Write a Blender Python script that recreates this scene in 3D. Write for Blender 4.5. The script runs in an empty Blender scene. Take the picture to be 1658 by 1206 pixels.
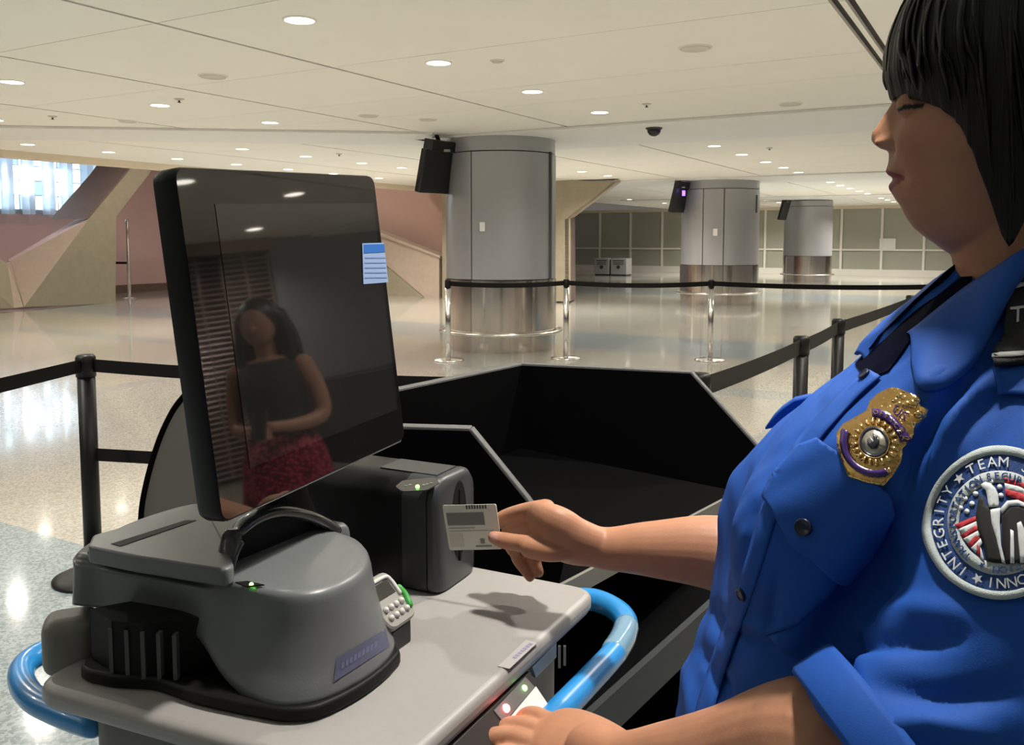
import bpy, bmesh, math, random
import numpy as np
from mathutils import Vector, Matrix
from mathutils.bvhtree import BVHTree

random.seed(4)
rng = np.random.default_rng(7)
scene = bpy.context.scene
C = scene.collection

# ------------------------------------------------------------------ camera
F, CX, CY, EYE = 1400.0, 829.0, 502.0, 1.5
PITCH = math.atan((CY - 387.0) / F)
cam_d = bpy.data.cameras.new('camera')
cam = bpy.data.objects.new('camera', cam_d)
C.objects.link(cam)
cam.location = (0, 0, EYE)
cam.rotation_euler = (math.pi / 2 - PITCH, 0, 0)
cam_d.sensor_fit = 'HORIZONTAL'
cam_d.sensor_width = 36.0
cam_d.lens = F / 1658.0 * 36.0
cam_d.shift_y = -(603.0 - CY) / 1658.0
cam_d.clip_start = 0.02
scene.camera = cam

# ------------------------------------------------------------------ world, exposure
world = bpy.data.worlds.new('hall_ambient')
scene.world = world
world.use_nodes = True
bgn = world.node_tree.nodes['Background']
bgn.inputs[0].default_value = (1.0, 0.93, 0.82, 1)
bgn.inputs[1].default_value = 0.12
vs = scene.view_settings
vs.view_transform = 'Standard'
vs.look = 'None'
vs.gamma = 1.0
vs.use_curve_mapping = False
vs.exposure = 0.0
scene.cycles.max_bounces = 7
scene.cycles.diffuse_bounces = 4
scene.cycles.glossy_bounces = 4
scene.cycles.use_adaptive_sampling = True
scene.cycles.adaptive_threshold = 0.02
LAMP_W = 200.0          # watts of one ceiling downlight

# ------------------------------------------------------------------ pixel -> world measuring helpers
cph, sph = math.cos(PITCH), math.sin(PITCH)
FW = np.array([0, cph, -sph]); UP = np.array([0, sph, cph]); RT = np.array([1.0, 0, 0]); OO = np.array([0, 0, EYE])

def ray(x, y): return FW + RT * (x - CX) / F + UP * (CY - y) / F
def pz(x, y, z):
    d = ray(x, y); return OO + d * (z - EYE) / d[2]
def py_(x, y, Y):
    d = ray(x, y); return OO + d * Y / d[1]
def pl(x, y, p0, n):
    d = ray(x, y); n = np.asarray(n, float); return OO + d * (np.dot(np.asarray(p0) - OO, n) / np.dot(d, n))
def proj(p):
    q = np.asarray(p, float) - OO; d = q @ FW
    return np.array([CX + F * (q @ RT) / d, CY - F * (q @ UP) / d])
AX = np.array([0.5, 0.8660254, 0]); NX = np.array([0.8660254, -0.5, 0]); UZ = np.array([0, 0, 1.0])
def ns(n, s, z=0.0): return NX * n + AX * s + UZ * z       # building axes
def plane_n(x, y, n): return pl(x, y, NX * n, NX)
def plane_s(x, y, s): return pl(x, y, AX * s, AX)
CEIL = 2.86

# ------------------------------------------------------------------ materials
MATS = {}
def mat(name, col, rough=0.5, metal=0.0, spec=0.5, noise=0.0, nscale=20.0, bump=0.0, bscale=60.0, emit=0.0, coat=0.0, alpha=1.0, sss=0.0, trans=0.0):
    if name in MATS: return MATS[name]
    m = bpy.data.materials.new(name); m.use_nodes = True
    nt = m.node_tree; b = nt.nodes['Principled BSDF']
    col = tuple(col) + (1,)
    b.inputs['Base Color'].default_value = col
    b.inputs['Roughness'].default_value = rough
    b.inputs['Metallic'].default_value = metal
    b.inputs['Specular IOR Level'].default_value = spec
    b.inputs['Coat Weight'].default_value = coat
    if sss:
        b.inputs['Subsurface Weight'].default_value = sss
        b.inputs['Subsurface Radius'].default_value = (0.01, 0.004, 0.002)
    if trans: b.inputs['Transmission Weight'].default_value = trans
    if alpha < 1: b.inputs['Alpha'].default_value = alpha
    if emit:
        b.inputs['Emission Color'].default_value = col
        b.inputs['Emission Strength'].default_value = emit
    if noise or bump:
        tc = nt.nodes.new('ShaderNodeTexCoord')
        if noise:
            n = nt.nodes.new('ShaderNodeTexNoise'); n.inputs['Scale'].default_value = nscale; n.inputs['Detail'].default_value = 5
            nt.links.new(tc.outputs['Object'], n.inputs['Vector'])
            mx = nt.nodes.new('ShaderNodeMix'); mx.data_type = 'RGBA'
            mx.inputs[6].default_value = tuple(c * (1 - noise) for c in col[:3]) + (1,)
            mx.inputs[7].default_value = tuple(min(1, c * (1 + noise)) for c in col[:3]) + (1,)
            nt.links.new(n.outputs['Fac'], mx.inputs[0]); nt.links.new(mx.outputs[2], b.inputs['Base Color'])
        if bump:
            n2 = nt.nodes.new('ShaderNodeTexNoise'); n2.inputs['Scale'].default_value = bscale; n2.inputs['Detail'].default_value = 3
            nt.links.new(tc.outputs['Object'], n2.inputs['Vector'])
            bp = nt.nodes.new('ShaderNodeBump'); bp.inputs['Strength'].default_value = bump; bp.inputs['Distance'].default_value = 0.002
            nt.links.new(n2.outputs['Fac'], bp.inputs['Height']); nt.links.new(bp.outputs['Normal'], b.inputs['Normal'])
    MATS[name] = m
    return m

# ------------------------------------------------------------------ mesh helpers
def raw(name, V, Fc, m, parent=None, smooth=False, bevel=0.0, bseg=2, sub=0, label=None):
    me = bpy.data.meshes.new(name)
    me.from_pydata([tuple(map(float, v)) for v in V], [], [tuple(int(i) for i in f) for f in Fc])
    bm = bmesh.new(); bm.from_mesh(me); bmesh.ops.recalc_face_normals(bm, faces=bm.faces); bm.to_mesh(me); bm.free()
    return put(name, me, m, parent, smooth, bevel, bseg, sub, label)

def put(name, me, m, parent=None, smooth=False, bevel=0.0, bseg=2, sub=0, label=None):
    o = bpy.data.objects.new(name, me); C.objects.link(o)
    if m is not None and len(me.materials) == 0: me.materials.append(m)
    if smooth:
        for p in me.polygons: p.use_smooth = True
    if bevel:
        md = o.modifiers.new('bevel', 'BEVEL'); md.width = bevel; md.segments = bseg; md.limit_method = 'ANGLE'; md.angle_limit = 0.6
        md.harden_normals = False
        for p in me.polygons: p.use_smooth = True
        if bseg: 
            try: me.set_sharp_from_angle(angle=0.7)
            except Exception: pass
    if sub:
        md = o.modifiers.new('sub', 'SUBSURF'); md.levels = sub; md.render_levels = sub
    if parent is not None:
        o.parent = parent
        o.matrix_parent_inverse = Matrix.Translation(-Vector(parent['_o'])) if '_o' in parent.keys() else Matrix.Identity(4)
    if label: o['label'] = label
    return o

def thing(name, label, cat, loc=(0, 0, 0), group=None, kind=None):
    o = bpy.data.objects.new(name, None); C.objects.link(o)
    o.location = tuple(map(float, loc)); o['_o'] = [float(v) for v in loc]
    o.empty_display_size = 0.05
    if kind: o['kind'] = kind
    if label: o['label'] = label
    if cat: o['category'] = cat
    if group: o['group'] = group
    return o

def tag(o, label, cat, group=None):
    o['label'] = label; o['category'] = cat
    if group: o['group'] = group
    return o

def clone(root, loc, label=None, rotz=None):
    r = root.copy(); C.objects.link(r); r.location = loc
    if rotz is not None: r.rotation_euler[2] = rotz
    if label: r['label'] = label
    for ch in list(root.children):
        c = ch.copy(); C.objects.link(c); c.parent = r; c.matrix_parent_inverse = ch.matrix_parent_inverse.copy()
        for g in list(ch.children):
            d = g.copy(); C.objects.link(d); d.parent = c; d.matrix_parent_inverse = g.matrix_parent_inverse.copy()
    return r

def box_vf(c, size, ax=None):
    c = np.asarray(c, float); h = np.asarray(size, float) / 2
    A = np.eye(3) if ax is None else np.asarray(ax, float)
    V = [c + A[0] * h[0] * i + A[1] * h[1] * j + A[2] * h[2] * k for i in (-1, 1) for j in (-1, 1) for k in (-1, 1)]
    Fc = [(0, 1, 3, 2), (4, 6, 7, 5), (0, 4, 5, 1), (2, 3, 7, 6), (0, 2, 6, 4), (1, 5, 7, 3)]
    return V, Fc

def box(name, c, size, m, parent=None, ax=None, bevel=0.0, bseg=2, label=None):
    V, Fc = box_vf(c, size, ax)
    return raw(name, V, Fc, m, parent, bevel=bevel, bseg=bseg, label=label)

def prism(name, poly, d, m, parent=None, bevel=0.0, bseg=2, label=None, smooth=False):
    poly = [np.asarray(p, float) for p in poly]; d = np.asarray(d, float); n = len(poly)
    V = poly + [p + d for p in poly]
    Fc = [tuple(range(n)), tuple(range(2 * n - 1, n - 1, -1))] + [(i, (i + 1) % n, n + (i + 1) % n, n + i) for i in range(n)]
    return raw(name, V, Fc, m, parent, bevel=bevel, bseg=bseg, label=label, smooth=smooth)

def merge(*vfs):
    V, Fc = [], []
    for v, f in vfs:
        k = len(V); V += list(v); Fc += [tuple(i + k for i in q) for q in f]
    return V, Fc

def loft_vf(rings, closed=True, caps=True):
    n = len(rings[0]); V = [p for r in rings for p in r]; Fc = []
    for i in range(len(rings) - 1):
        for j in range(n if closed else n - 1):
            a = i * n + j; b = i * n + (j + 1) % n
            Fc.append((a, b, b + n, a + n))
    if caps and closed:
        Fc.append(tuple(range(n))); Fc.append(tuple(range(len(V) - 1, len(V) - n - 1, -1)))
    return V, Fc

def lathe_vf(prof, c=(0, 0, 0), seg=48, caps=True):
    rings = []
    for r, z in prof:
        rings.append([np.array([c[0] + r * math.cos(2 * math.pi * k / seg), c[1] + r * math.sin(2 * math.pi * k / seg), c[2] + z]) for k in range(seg)])
    return loft_vf(rings, True, caps)

def catmull(P, per=8):
    P = [np.asarray(p, float) for p in P]
    Q = [2 * P[0] - P[1]] + P + [2 * P[-1] - P[-2]]; out = []
    for i in range(1, len(Q) - 2):
        p0, p1, p2, p3 = Q[i - 1], Q[i], Q[i + 1], Q[i + 2]
        for k in range(per):
            t = k / per
            out.append(0.5 * (2 * p1 + (p2 - p0) * t + (2 * p0 - 5 * p1 + 4 * p2 - p3) * t * t + (3 * p1 - p0 - 3 * p2 + p3) * t ** 3))
    out.append(P[-1]); return out

def tube_vf(path, rad, seg=16, per=6, flat=None, updir=None, round_ends=True, closed=False):
    """path of 3-D points with radius per point (number or (r_side, r_up)); Catmull-Rom smoothed; rounded ends"""
    R = [np.array(r if hasattr(r, '__len__') else (r, r), float) for r in (rad if hasattr(rad, '__len__') else [rad] * len(path))]
    P = catmull([np.concatenate([np.asarray(p, float), r]) for p, r in zip(path, R)], per) if per > 1 else [np.concatenate([np.asarray(p, float), r]) for p, r in zip(path, R)]
    pts = [q[:3] for q in P]; rr = [q[3:] for q in P]
    T = []
    for i in range(len(pts)):
        a = pts[max(0, i - 1)]; b = pts[min(len(pts) - 1, i + 1)]
        t = b - a; T.append(t / (np.linalg.norm(t) + 1e-12))
    u = np.array(updir if updir is not None else ((0, 0, 1) if abs(T[0][2]) < 0.9 else (1, 0, 0)), float)
    rings = []
    Us = []
    for i in range(len(pts)):
        u = (np.array(updir, float) if updir is not None else u)
        u = u - T[i] * (u @ T[i]); u /= np.linalg.norm(u) + 1e-12
        w = np.cross(T[i], u); Us.append((u, w))
    def ring(c, u, w, r, k=1.0): return [c + k * (w * r[0] * math.cos(2 * math.pi * j / seg) + u * r[1] * math.sin(2 * math.pi * j / seg)) for j in range(seg)]
    if round_ends:
        for a in (1.0, 0.85, 0.5): 
            k = math.sqrt(max(0, 1 - a * a)) if a < 1 else 0.12
            rings.append(ring(pts[0] - T[0] * a * min(rr[0]), *Us[0], rr[0], k))
    for i in range(len(pts)): rings.append(ring(pts[i], *Us[i], rr[i]))
    if round_ends:
        for a in (0.5, 0.85, 1.0):
            k = math.sqrt(max(0, 1 - a * a)) if a < 1 else 0.12
            rings.append(ring(pts[-1] + T[-1] * a * min(rr[-1]), *Us[-1], rr[-1], k))
    return loft_vf(rings)

def tube(name, path, rad, m, parent=None, label=None, **kw):
    V, Fc = tube_vf(path, rad, **kw); return raw(name, V, Fc, m, parent, smooth=True, label=label)

def ico_vf(c, r, seg=24, rings=16):
    c = np.asarray(c, float); r = np.asarray(r if hasattr(r, '__len__') else (r, r, r), float); R = []
    for i in range(rings + 1):
        th = math.pi * (i + 0.02 * (i == 0) - 0.02 * (i == rings)) / rings
        R.append([c + r * np.array([math.sin(th) * math.cos(2 * math.pi * k / seg), math.sin(th) * math.sin(2 * math.pi * k / seg), math.cos(th)]) for k in range(seg)])
    return loft_vf(R)

def remesh(name, vfs, voxel, smooth_it=4, factor=0.5):
    V, Fc = merge(*vfs)
    me = bpy.data.meshes.new(name + '_raw'); me.from_pydata([tuple(map(float, v)) for v in V], [], [tuple(map(int, f)) for f in Fc])
    bm = bmesh.new(); bm.from_mesh(me); bmesh.ops.recalc_face_normals(bm, faces=bm.faces); bm.to_mesh(me); bm.free()
    o = bpy.data.objects.new(name, me); C.objects.link(o)
    md = o.modifiers.new('r', 'REMESH'); md.mode = 'VOXEL'; md.voxel_size = voxel
    sm = o.modifiers.new('s', 'SMOOTH'); sm.iterations = smooth_it; sm.factor = factor
    dg = bpy.context.evaluated_depsgraph_get(); dg.update()
    out = bpy.data.meshes.new_from_object(o.evaluated_get(dg)); out.name = name
    bpy.data.objects.remove(o); bpy.data.meshes.remove(me)
    return out

def mesh_np(me):
    a = np.empty(len(me.vertices) * 3); me.vertices.foreach_get('co', a); return a.reshape(-1, 3)
def normals_np(me):
    a = np.empty(len(me.vertices) * 3); me.vertex_normals.foreach_get('vector', a); return a.reshape(-1, 3)
def set_np(me, co):
    me.vertices.foreach_set('co', np.ascontiguousarray(co).ravel()); me.update()

def bvh_of(me):
    return BVHTree.FromPolygons([tuple(v.co) for v in me.vertices], [tuple(p.vertices) for p in me.polygons])

def text_mesh(s, size=1.0):
    """letters as flat 2-D geometry: vertex list (x, y) and faces, centred"""
    cu = bpy.data.curves.new('txt', 'FONT'); cu.body = s; cu.size = size; cu.align_x = 'CENTER'; cu.align_y = 'CENTER'; cu.resolution_u = 2
    o = bpy.data.objects.new('txt', cu); C.objects.link(o)
    dg = bpy.context.evaluated_depsgraph_get(); dg.update()
    me = bpy.data.meshes.new_from_object(o.evaluated_get(dg))
    V = [(v.co.x, v.co.y) for v in me.vertices]; Fc = [tuple(p.vertices) for p in me.polygons]
    bpy.data.objects.remove(o); bpy.data.meshes.remove(me); bpy.data.curves.remove(cu)
    return V, Fc

# ================================================================== THE HALL
def floor_material():
    m = bpy.data.materials.new('terrazzo_floor'); m.use_nodes = True
    nt = m.node_tree; N = nt.nodes; L = nt.links; b = N['Principled BSDF']
    tc = N.new('ShaderNodeTexCoord'); mp = N.new('ShaderNodeMapping')
    mp.inputs['Rotation'].default_value = (0, 0, math.radians(30))          # x -> n axis, y -> s axis
    L.new(tc.outputs['Object'], mp.inputs['Vector'])
    sp = N.new('ShaderNodeSeparateXYZ'); L.new(mp.outputs[0], sp.inputs[0])
    def ramp(src, off, span, stops):
        a = N.new('ShaderNodeMath'); a.operation = 'ADD'; a.inputs[1].default_value = off; L.new(src, a.inputs[0])
        d = N.new('ShaderNodeMath'); d.operation = 'DIVIDE'; d.inputs[1].default_value = span; L.new(a.outputs[0], d.inputs[0])
        r = N.new('ShaderNodeValToRGB'); r.color_ramp.interpolation = 'CONSTANT'
        e = r.color_ramp.elements
        while len(e) < len(stops): e.new(0.5)
        for el, (p, v) in zip(e, stops): el.position = (p + off) / span; el.color = (v, v, v, 1)
        L.new(d.outputs[0], r.inputs[0]); return r.outputs[0]
    sband = ramp(sp.outputs[1], 12, 60, [(-12, 1), (2.47, 0), (8.0, .55), (8.5, 0), (10.6, 1), (12.6, 0), (14.9, .5), (14.98, 0), (21.6, .9), (24.6, 0), (31, .8), (33, 0)])
    nband = ramp(sp.outputs[0], 30, 60, [(-30, 0), (-13.2, .1), (-8.15, .45), (-7.95, .3), (-5.6, .2), (-3.25, 0), (-1.85, .5), (-0.4, 0), (1.0, .5), (2.5, .1)])
    mx = N.new('ShaderNodeMath'); mx.operation = 'MAXIMUM'; L.new(sband, mx.inputs[0]); L.new(nband, mx.inputs[1])
    vor = N.new('ShaderNodeTexVoronoi'); vor.inputs['Scale'].default_value = 90; L.new(tc.outputs['Object'], vor.inputs['Vector'])
    no = N.new('ShaderNodeTexNoise'); no.inputs['Scale'].default_value = 140; no.inputs['Detail'].default_value = 4; L.new(tc.outputs['Object'], no.inputs['Vector'])
    def mix(f, a, bb):
        x = N.new('ShaderNodeMix'); x.data_type = 'RGBA'
        for i, v in ((0, f), (6, a), (7, bb)):
            if isinstance(v, (tuple, float)): x.inputs[i].default_value = v
            else: L.new(v, x.inputs[i])
        return x.outputs[2]
    chip = N.new('ShaderNodeValToRGB'); chip.color_ramp.elements[0].position = .35; chip.color_ramp.elements[1].position = .7
    L.new(vor.outputs['Color'], chip.inputs[0])
    cream = mix(chip.outputs[0], (.43, .395, .33, 1), (.315, .29, .24, 1))
    grey = mix(chip.outputs[0], (.27, .31, .32, 1), (.16, .20, .215, 1))
    col = mix(mx.outputs[0], cream, grey)
    L.new(col, b.inputs['Base Color'])
    rr = N.new('ShaderNodeMapRange'); rr.inputs[3].default_value = .07; rr.inputs[4].default_value = .14
    L.new(no.outputs['Fac'], rr.inputs[0]); L.new(rr.outputs[0], b.inputs['Roughness'])
    b.inputs['Specular IOR Level'].default_value = .62
    b.inputs['Coat Weight'].default_value = .3; b.inputs['Coat Roughness'].default_value = .05
    return m

FLOORM = floor_material()
V, Fc = box_vf((4, 16, -.1), (70, 64, .2))
fl = raw('floor', V, Fc, FLOORM); fl['kind'] = 'structure'; fl['label'] = 'polished cream and grey terrazzo hall floor'

M_CEIL = mat('ceiling_white', (.83, .81, .75), .75, noise=.03, nscale=1.5)
M_BAND = mat('ceiling_band', (.76, .76, .74), .6, noise=.03, nscale=2)  # greyer than the panels, shade of the unlit bands put into the colour
M_SLOT = mat('ceiling_void', (.05, .047, .043), .9)
M_CREAM = mat('cream_paint', (.72, .62, .48), .6, noise=.04, nscale=3)

def ns_box(name, n0, n1, s0, s1, z0, z1, m, parent=None, bevel=0.0):
    c = ns((n0 + n1) / 2, (s0 + s1) / 2, (z0 + z1) / 2)
    return box(name, c, (abs(n1 - n0), abs(s1 - s0), z1 - z0), m, parent, ax=(NX, AX, UZ), bevel=bevel)

ceil = ns_box('ceiling', -13.6, 16, -12, 38, CEIL + .03, CEIL + .12, M_SLOT)
ceil['kind'] = 'structure'; ceil['label'] = 'white panelled suspended ceiling with dark slots'
n_edges = [-13.6, -11.2, -8.9, -6.6, -4.75, -0.955, -0.925, -0.885, -0.855, 3.0, 6.7, 10.4, 16]
s_edges = [-12, -8.2, -4.6, -1, 2.0, 3.72, 5.35, 6.85, 7.8, 9.55, 11.65, 13.5, 15.3, 17.1, 18.9, 21, 23.5, 26, 28.4, 30.5, 34, 38]
for i in range(len(n_edges) - 1):
    if n_edges[i] in (-0.955, -0.885): continue
    wide = n_edges[i] in (-4.75,) or n_edges[i] == -6.6
    for j in range(len(s_edges) - 1):
        n0, n1, s0, s1 = n_edges[i], n_edges[i + 1], s_edges[j], s_edges[j + 1]
        if i > 6 and (j < 5) and (j + i) % 1: continue
        band = s0 in (9.55, 18.9, 28.4)
        g = .003 if n1 - n0 < .1 else .018
        o = ns_box('ceiling_panel', n0 + g, n1 - g, s0 + .0035, s1 - .0035, CEIL, CEIL + .028, M_CEIL, ceil)
# flush bands crossing at the columns (slightly lower)
t = 0
for (n0, n1, s0, s1) in ((-7.0, 16, 9.55, 11.65), (-9, 16, 18.9, 21.0), (-12, 16, 28.4, 30.5)):
    t += 1
    o = ns_box('trim_%d' % t, n0, n1, s0, s1, CEIL - .03, CEIL - .002, M_BAND); o['kind'] = 'structure'; o['label'] = 'smooth pale ceiling band crossing above a column'
P = [pz(x, y, CEIL - .002) for x, y in ((-260, 199), (700, 214), (700, 233), (-260, 219))]
o = prism('trim_4', P, (0, 0, -.028), M_BAND); o['kind'] = 'structure'; o['label'] = 'smooth pale ceiling band left of the nearest column'
o = ns_box('trim_5', -13.62, -13.4, -12, 18.7, CEIL - .11, CEIL + .6, M_CREAM); o['kind'] = 'structure'; o['label'] = 'beige fascia along the ceiling edge'

# --- void beyond the ceiling edge: pink walls, window, stone piers
M_PINK = mat('pink_wall', (.62, .43, .42), .7, noise=.05, nscale=2)
M_BROWN = mat('mauve_brown_wall', (.52, .33, .27), .75, noise=.06, nscale=1.5)
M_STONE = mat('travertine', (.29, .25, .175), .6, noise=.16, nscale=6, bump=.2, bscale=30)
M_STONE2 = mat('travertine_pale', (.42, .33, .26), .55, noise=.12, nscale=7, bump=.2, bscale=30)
M_STONED = mat('travertine_shade_and_base', (.15, .10, .085), .6, noise=.1, nscale=5)  # brown of the baseboard; on the pier reveals it carries their shade
WN = -21.5
o = ns_box('wall_left', WN - .3, WN, -14, 19, 0, 5.6, M_PINK); o['kind'] = 'structure'; o['label'] = 'pink plastered wall beyond the stone piers'
o = ns_box('wall_return', -22, -9.6, 18.9, 19.2, 0, 5.6, M_BROWN); o['kind'] = 'structure'; o['label'] = 'mauve brown wall behind the nearest column'
o = ns_box('ceiling_high', -22, -13.6, -14, 19.2, 5.3, 5.5, M_CEIL); o['kind'] = 'structure'; o['label'] = 'high ceiling over the stone piers'
o = ns_box('baseboard_left', WN, WN + .04, -14, 19, 0, .22, M_STONED); o['kind'] = 'structure'; o['label'] = 'dark base strip of the pink wall'

# window with bright day and upright fins
M_DAY = mat('daylight_pane', (.62, .85, 1.0), .3, emit=2.6)
M_DAY2 = mat('bright_daylight_pane', (.93, .98, 1.0), .3, emit=6.0)
M_DAY3 = mat('hazy_daylight_pane', (.42, .60, .74), .3, emit=1.2)
M_FIN = mat('pale_fin', (.80, .84, .92), .55, trans=.75)
win = thing('window_1', 'tall bright window strip with upright pale fins', None, plane_n(80, 345, WN), kind='structure')
def wn(x, y, off=.06): return plane_n(x, y, WN + off)
wa, wb = wn(-60, 300), wn(170, 300)
sa, sb = wa @ AX, wb @ AX
zt, zb_ = wn(60, 262)[2] + .25, wn(60, 340)[2]
npan = 11
for i in range(npan):
    for k in range(4):
        a = sa + (sb - sa) * i / npan; bb = sa + (sb - sa) * (i + 1) / npan
        z0 = zb_ + (zt - zb_) * k / 4; z1 = zb_ + (zt - zb_) * (k + 1) / 4
        mm = M_DAY2 if (i in (3, 4, 6) and k in (1, 2)) else (M_DAY3 if (i * 3 + k) % 4 == 0 or i > 8 else M_DAY)
        ns_box('pane', WN + .02, WN + .05, a + .02, bb - .02, z0 + .015, z1 - .015, mm, win)
ns_box('window_frame', WN, WN + .03, sa - .1, sb + .1, zb_ - .1, zt + .1, M_FIN, win)
for i, x in enumerate((-22, 11, 45, 78, 108, 140)):
    p = wn(x, 300, .25); s_ = p @ AX
    ns_box('fin', WN + .1, WN + .42, s_ - .075, s_ + .075, zb_ - .12 , zt + .1, M_FIN, win)

def np_poly(name, pts, n, depth, m, parent, bevel=0):
    return prism(name, [plane_n(x, y, n) for x, y in pts], -NX * depth, m, parent, bevel)
PN = -18.3
pier = thing('stone_pier', 'slanted travertine pier with folded facets beside the bright window', 'pier', plane_n(110, 494, PN) * np.array([1, 1, 0]))
np_poly('slanted_face', [(250, 262), (243, 279), (188, 351), (187, 491), (39, 497), (144, 354), (207, 279), (220, 262)], PN, .12, M_STONE, pier)
# receding left reveal of the slanted slab, its shade put into the colour
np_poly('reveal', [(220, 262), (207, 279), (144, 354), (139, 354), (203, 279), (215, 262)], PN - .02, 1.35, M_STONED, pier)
A0, A1, A2 = plane_n(144, 354, PN), plane_n(16, 423, PN - .9), plane_n(39, 497, PN)
prism('facet', [A0, A1, A2], -NX * .1 + AX * .05, M_STONE2, pier)
prism('ledge', [A0, plane_n(125, 354, PN - 1.3), plane_n(12, 421, PN - 1.6), A1], np.array([0, 0, -.06]), M_PINK, pier)
pier2 = thing('stone_pier', 'low travertine pier foot at the left edge of the picture', 'pier', plane_n(5, 500, PN) * np.array([1, 1, 0]))
B0, B1, B2, B3 = plane_n(12, 426, PN - .25), plane_n(17, 424, PN - .8), plane_n(38, 497, PN - .02), plane_n(23, 498.5, PN)
prism('facet', [B0, B1, B2, B3], -AX * .02 - NX * .03, M_STONE2, pier2)
prism('slanted_face', [plane_n(-160, 330, PN - .1), B0, B3, plane_n(-160, 506, PN)], -NX * .3, M_STONE, pier2)

# pole and rail by the pink wall
M_STEEL = mat('polished_steel', (.78, .76, .74), .16, 1.0)
M_BLACKP = mat('black_plastic', (.012, .012, .012), .45)
pole = thing('handrail_post', 'slim pale steel post standing before the pink wall', 'post', pz(210, 483, 0))
p = pz(210, 483, 0)
V, Fc = lathe_vf([(.04, 0), (.04, 1.95), (.03, 2.0)], p, 16); raw('post', V, Fc, M_STEEL, pole, smooth=True)
V, Fc = lathe_vf([(.16, 0), (.16, .015), (.05, .03)], p, 20); raw('base', V, Fc, M_STEEL, pole, smooth=True)
q = p + np.array([-.2, 0, .9])
box('belt', q, (.36, .03, .06), M_BLACKP, pole)

# stone stair parapet and pier behind the nearest column
SP = 18.2
def sp_poly(name, pts, s, depth, m, parent): return prism(name, [plane_s(x, y, s) for x, y in pts], AX * depth, m, parent)
par = thing('stair_parapet', 'sloping travertine stair parapet between monitor and nearest column', 'parapet', plane_s(670, 485, SP) * np.array([1, 1, 0]))
sp_poly('sloped_panel', [(560, 360), (622, 383), (711, 417), (711, 485), (692, 485), (629, 432), (560, 395)], SP, .25, M_STONE2, par)
sp_poly('lower_panel', [(560, 395), (629, 432), (692, 485), (560, 486)], SP + .03, .2, M_STONE, par)
sp_poly('coping', [(560, 356), (622, 379), (712, 414), (712, 418), (622, 384), (560, 361)], SP - .06, .4, M_STONE2, par)
pr = thing('stone_pier', 'leaning travertine pier right behind the nearest column', 'pier', plane_s(912, 488, SP) * np.array([1, 1, 0]))
sp_poly('slanted_face', [(716, 300), (925, 292), (998, 294), (921, 354), (921, 488), (716, 487)], SP, .1, M_STONE, pr)
prism('reveal', [plane_s(921, 354, SP), plane_s(931, 351, SP + 1.1), plane_s(932, 485.5, SP + 1.1), plane_s(921, 488, SP)], NX * -.1, M_STONED, pr)  # shade of the narrow side put into its dark colour
prism('soffit', [plane_s(998, 294, SP), plane_s(1004, 296, SP + .5), plane_s(931, 351, SP + 1.1), plane_s(921, 354, SP)], (0, 0, .05), M_STONE2, pr)

# far glazed wall
M_PANE = mat('dusky_glass', (.36, .365, .30), .28, spec=.4, noise=.1, nscale=.6)
M_MULL = mat('white_mullion', (.74, .72, .66), .5)
M_SIGNW = mat('paper_white', (.75, .75, .73), .7)
GS = 38.0
wf = ns_box('wall_far', -22, 16, GS + .25, GS + .5, 0, CEIL, mat('dim_back_wall', (.2, .2, .17), .8)); wf['kind'] = 'structure'; wf['label'] = 'far glazed wall with dusky panes and white mullions'
zsill, ztr, ztop = .26, 1.06, 2.74
ns_box('sill_panel', -22, 16, GS - .05, GS + .2, 0, zsill, M_MULL, wf)
ns_box('head_panel', -22, 16, GS - .05, GS + .2, ztop, CEIL, M_CREAM, wf)
sp_ = 1.56
n0 = (plane_s(1360, 400, GS) @ NX) % sp_
k = 0
nn = -21.8 + n0
while nn < 14:
    ns_box('mullion', nn - .045, nn + .045, GS - .03, GS + .1, zsill, ztop, M_MULL, wf)
    ns_box('pane', nn + .045, nn + sp_ - .045, GS + .05, GS + .07, zsill, ztr - .035, M_PANE, wf)
    ns_box('pane', nn + .045, nn + sp_ - .045, GS + .05, GS + .07, ztr + .035, ztop, M_PANE, wf)
    nn += sp_
ns_box('transom', -22, 14, GS - .02, GS + .09, ztr - .035, ztr + .035, M_MULL, wf)
p = plane_s(1437, 396, GS - .01)
box('notice', p, (.6, .01, .5), M_SIGNW, wf, ax=(NX, AX, UZ))

# ------------------------------------------------------------------ columns
M_COLP = mat('silver_grey_panel', (.40, .405, .42), .30, .4, noise=.03, nscale=2)
M_COLD = mat('dark_joint', (.06, .06, .065), .6)
M_BRUSH = mat('brushed_stainless', (.78, .72, .66), .15, 1.0, noise=.06, nscale=3)
M_WHITE = mat('white_plastic', (.8, .79, .76), .45)
M_TV = mat('display_black', (.008, .008, .009), .3)

def arc_panel(c, r, a0, a1, z0, z1, th=.02, seg=20):
    rin = r - th; ring = []
    for k in range(seg + 1):
        a = a0 + (a1 - a0) * k / seg; ca, sa_ = math.cos(a), math.sin(a)
        ring.append([np.array([c[0] + rr * ca, c[1] + rr * sa_, z]) for rr, z in ((rin, z0), (r, z0), (r, z1), (rin, z1))])
    return loft_vf(ring)

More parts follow.
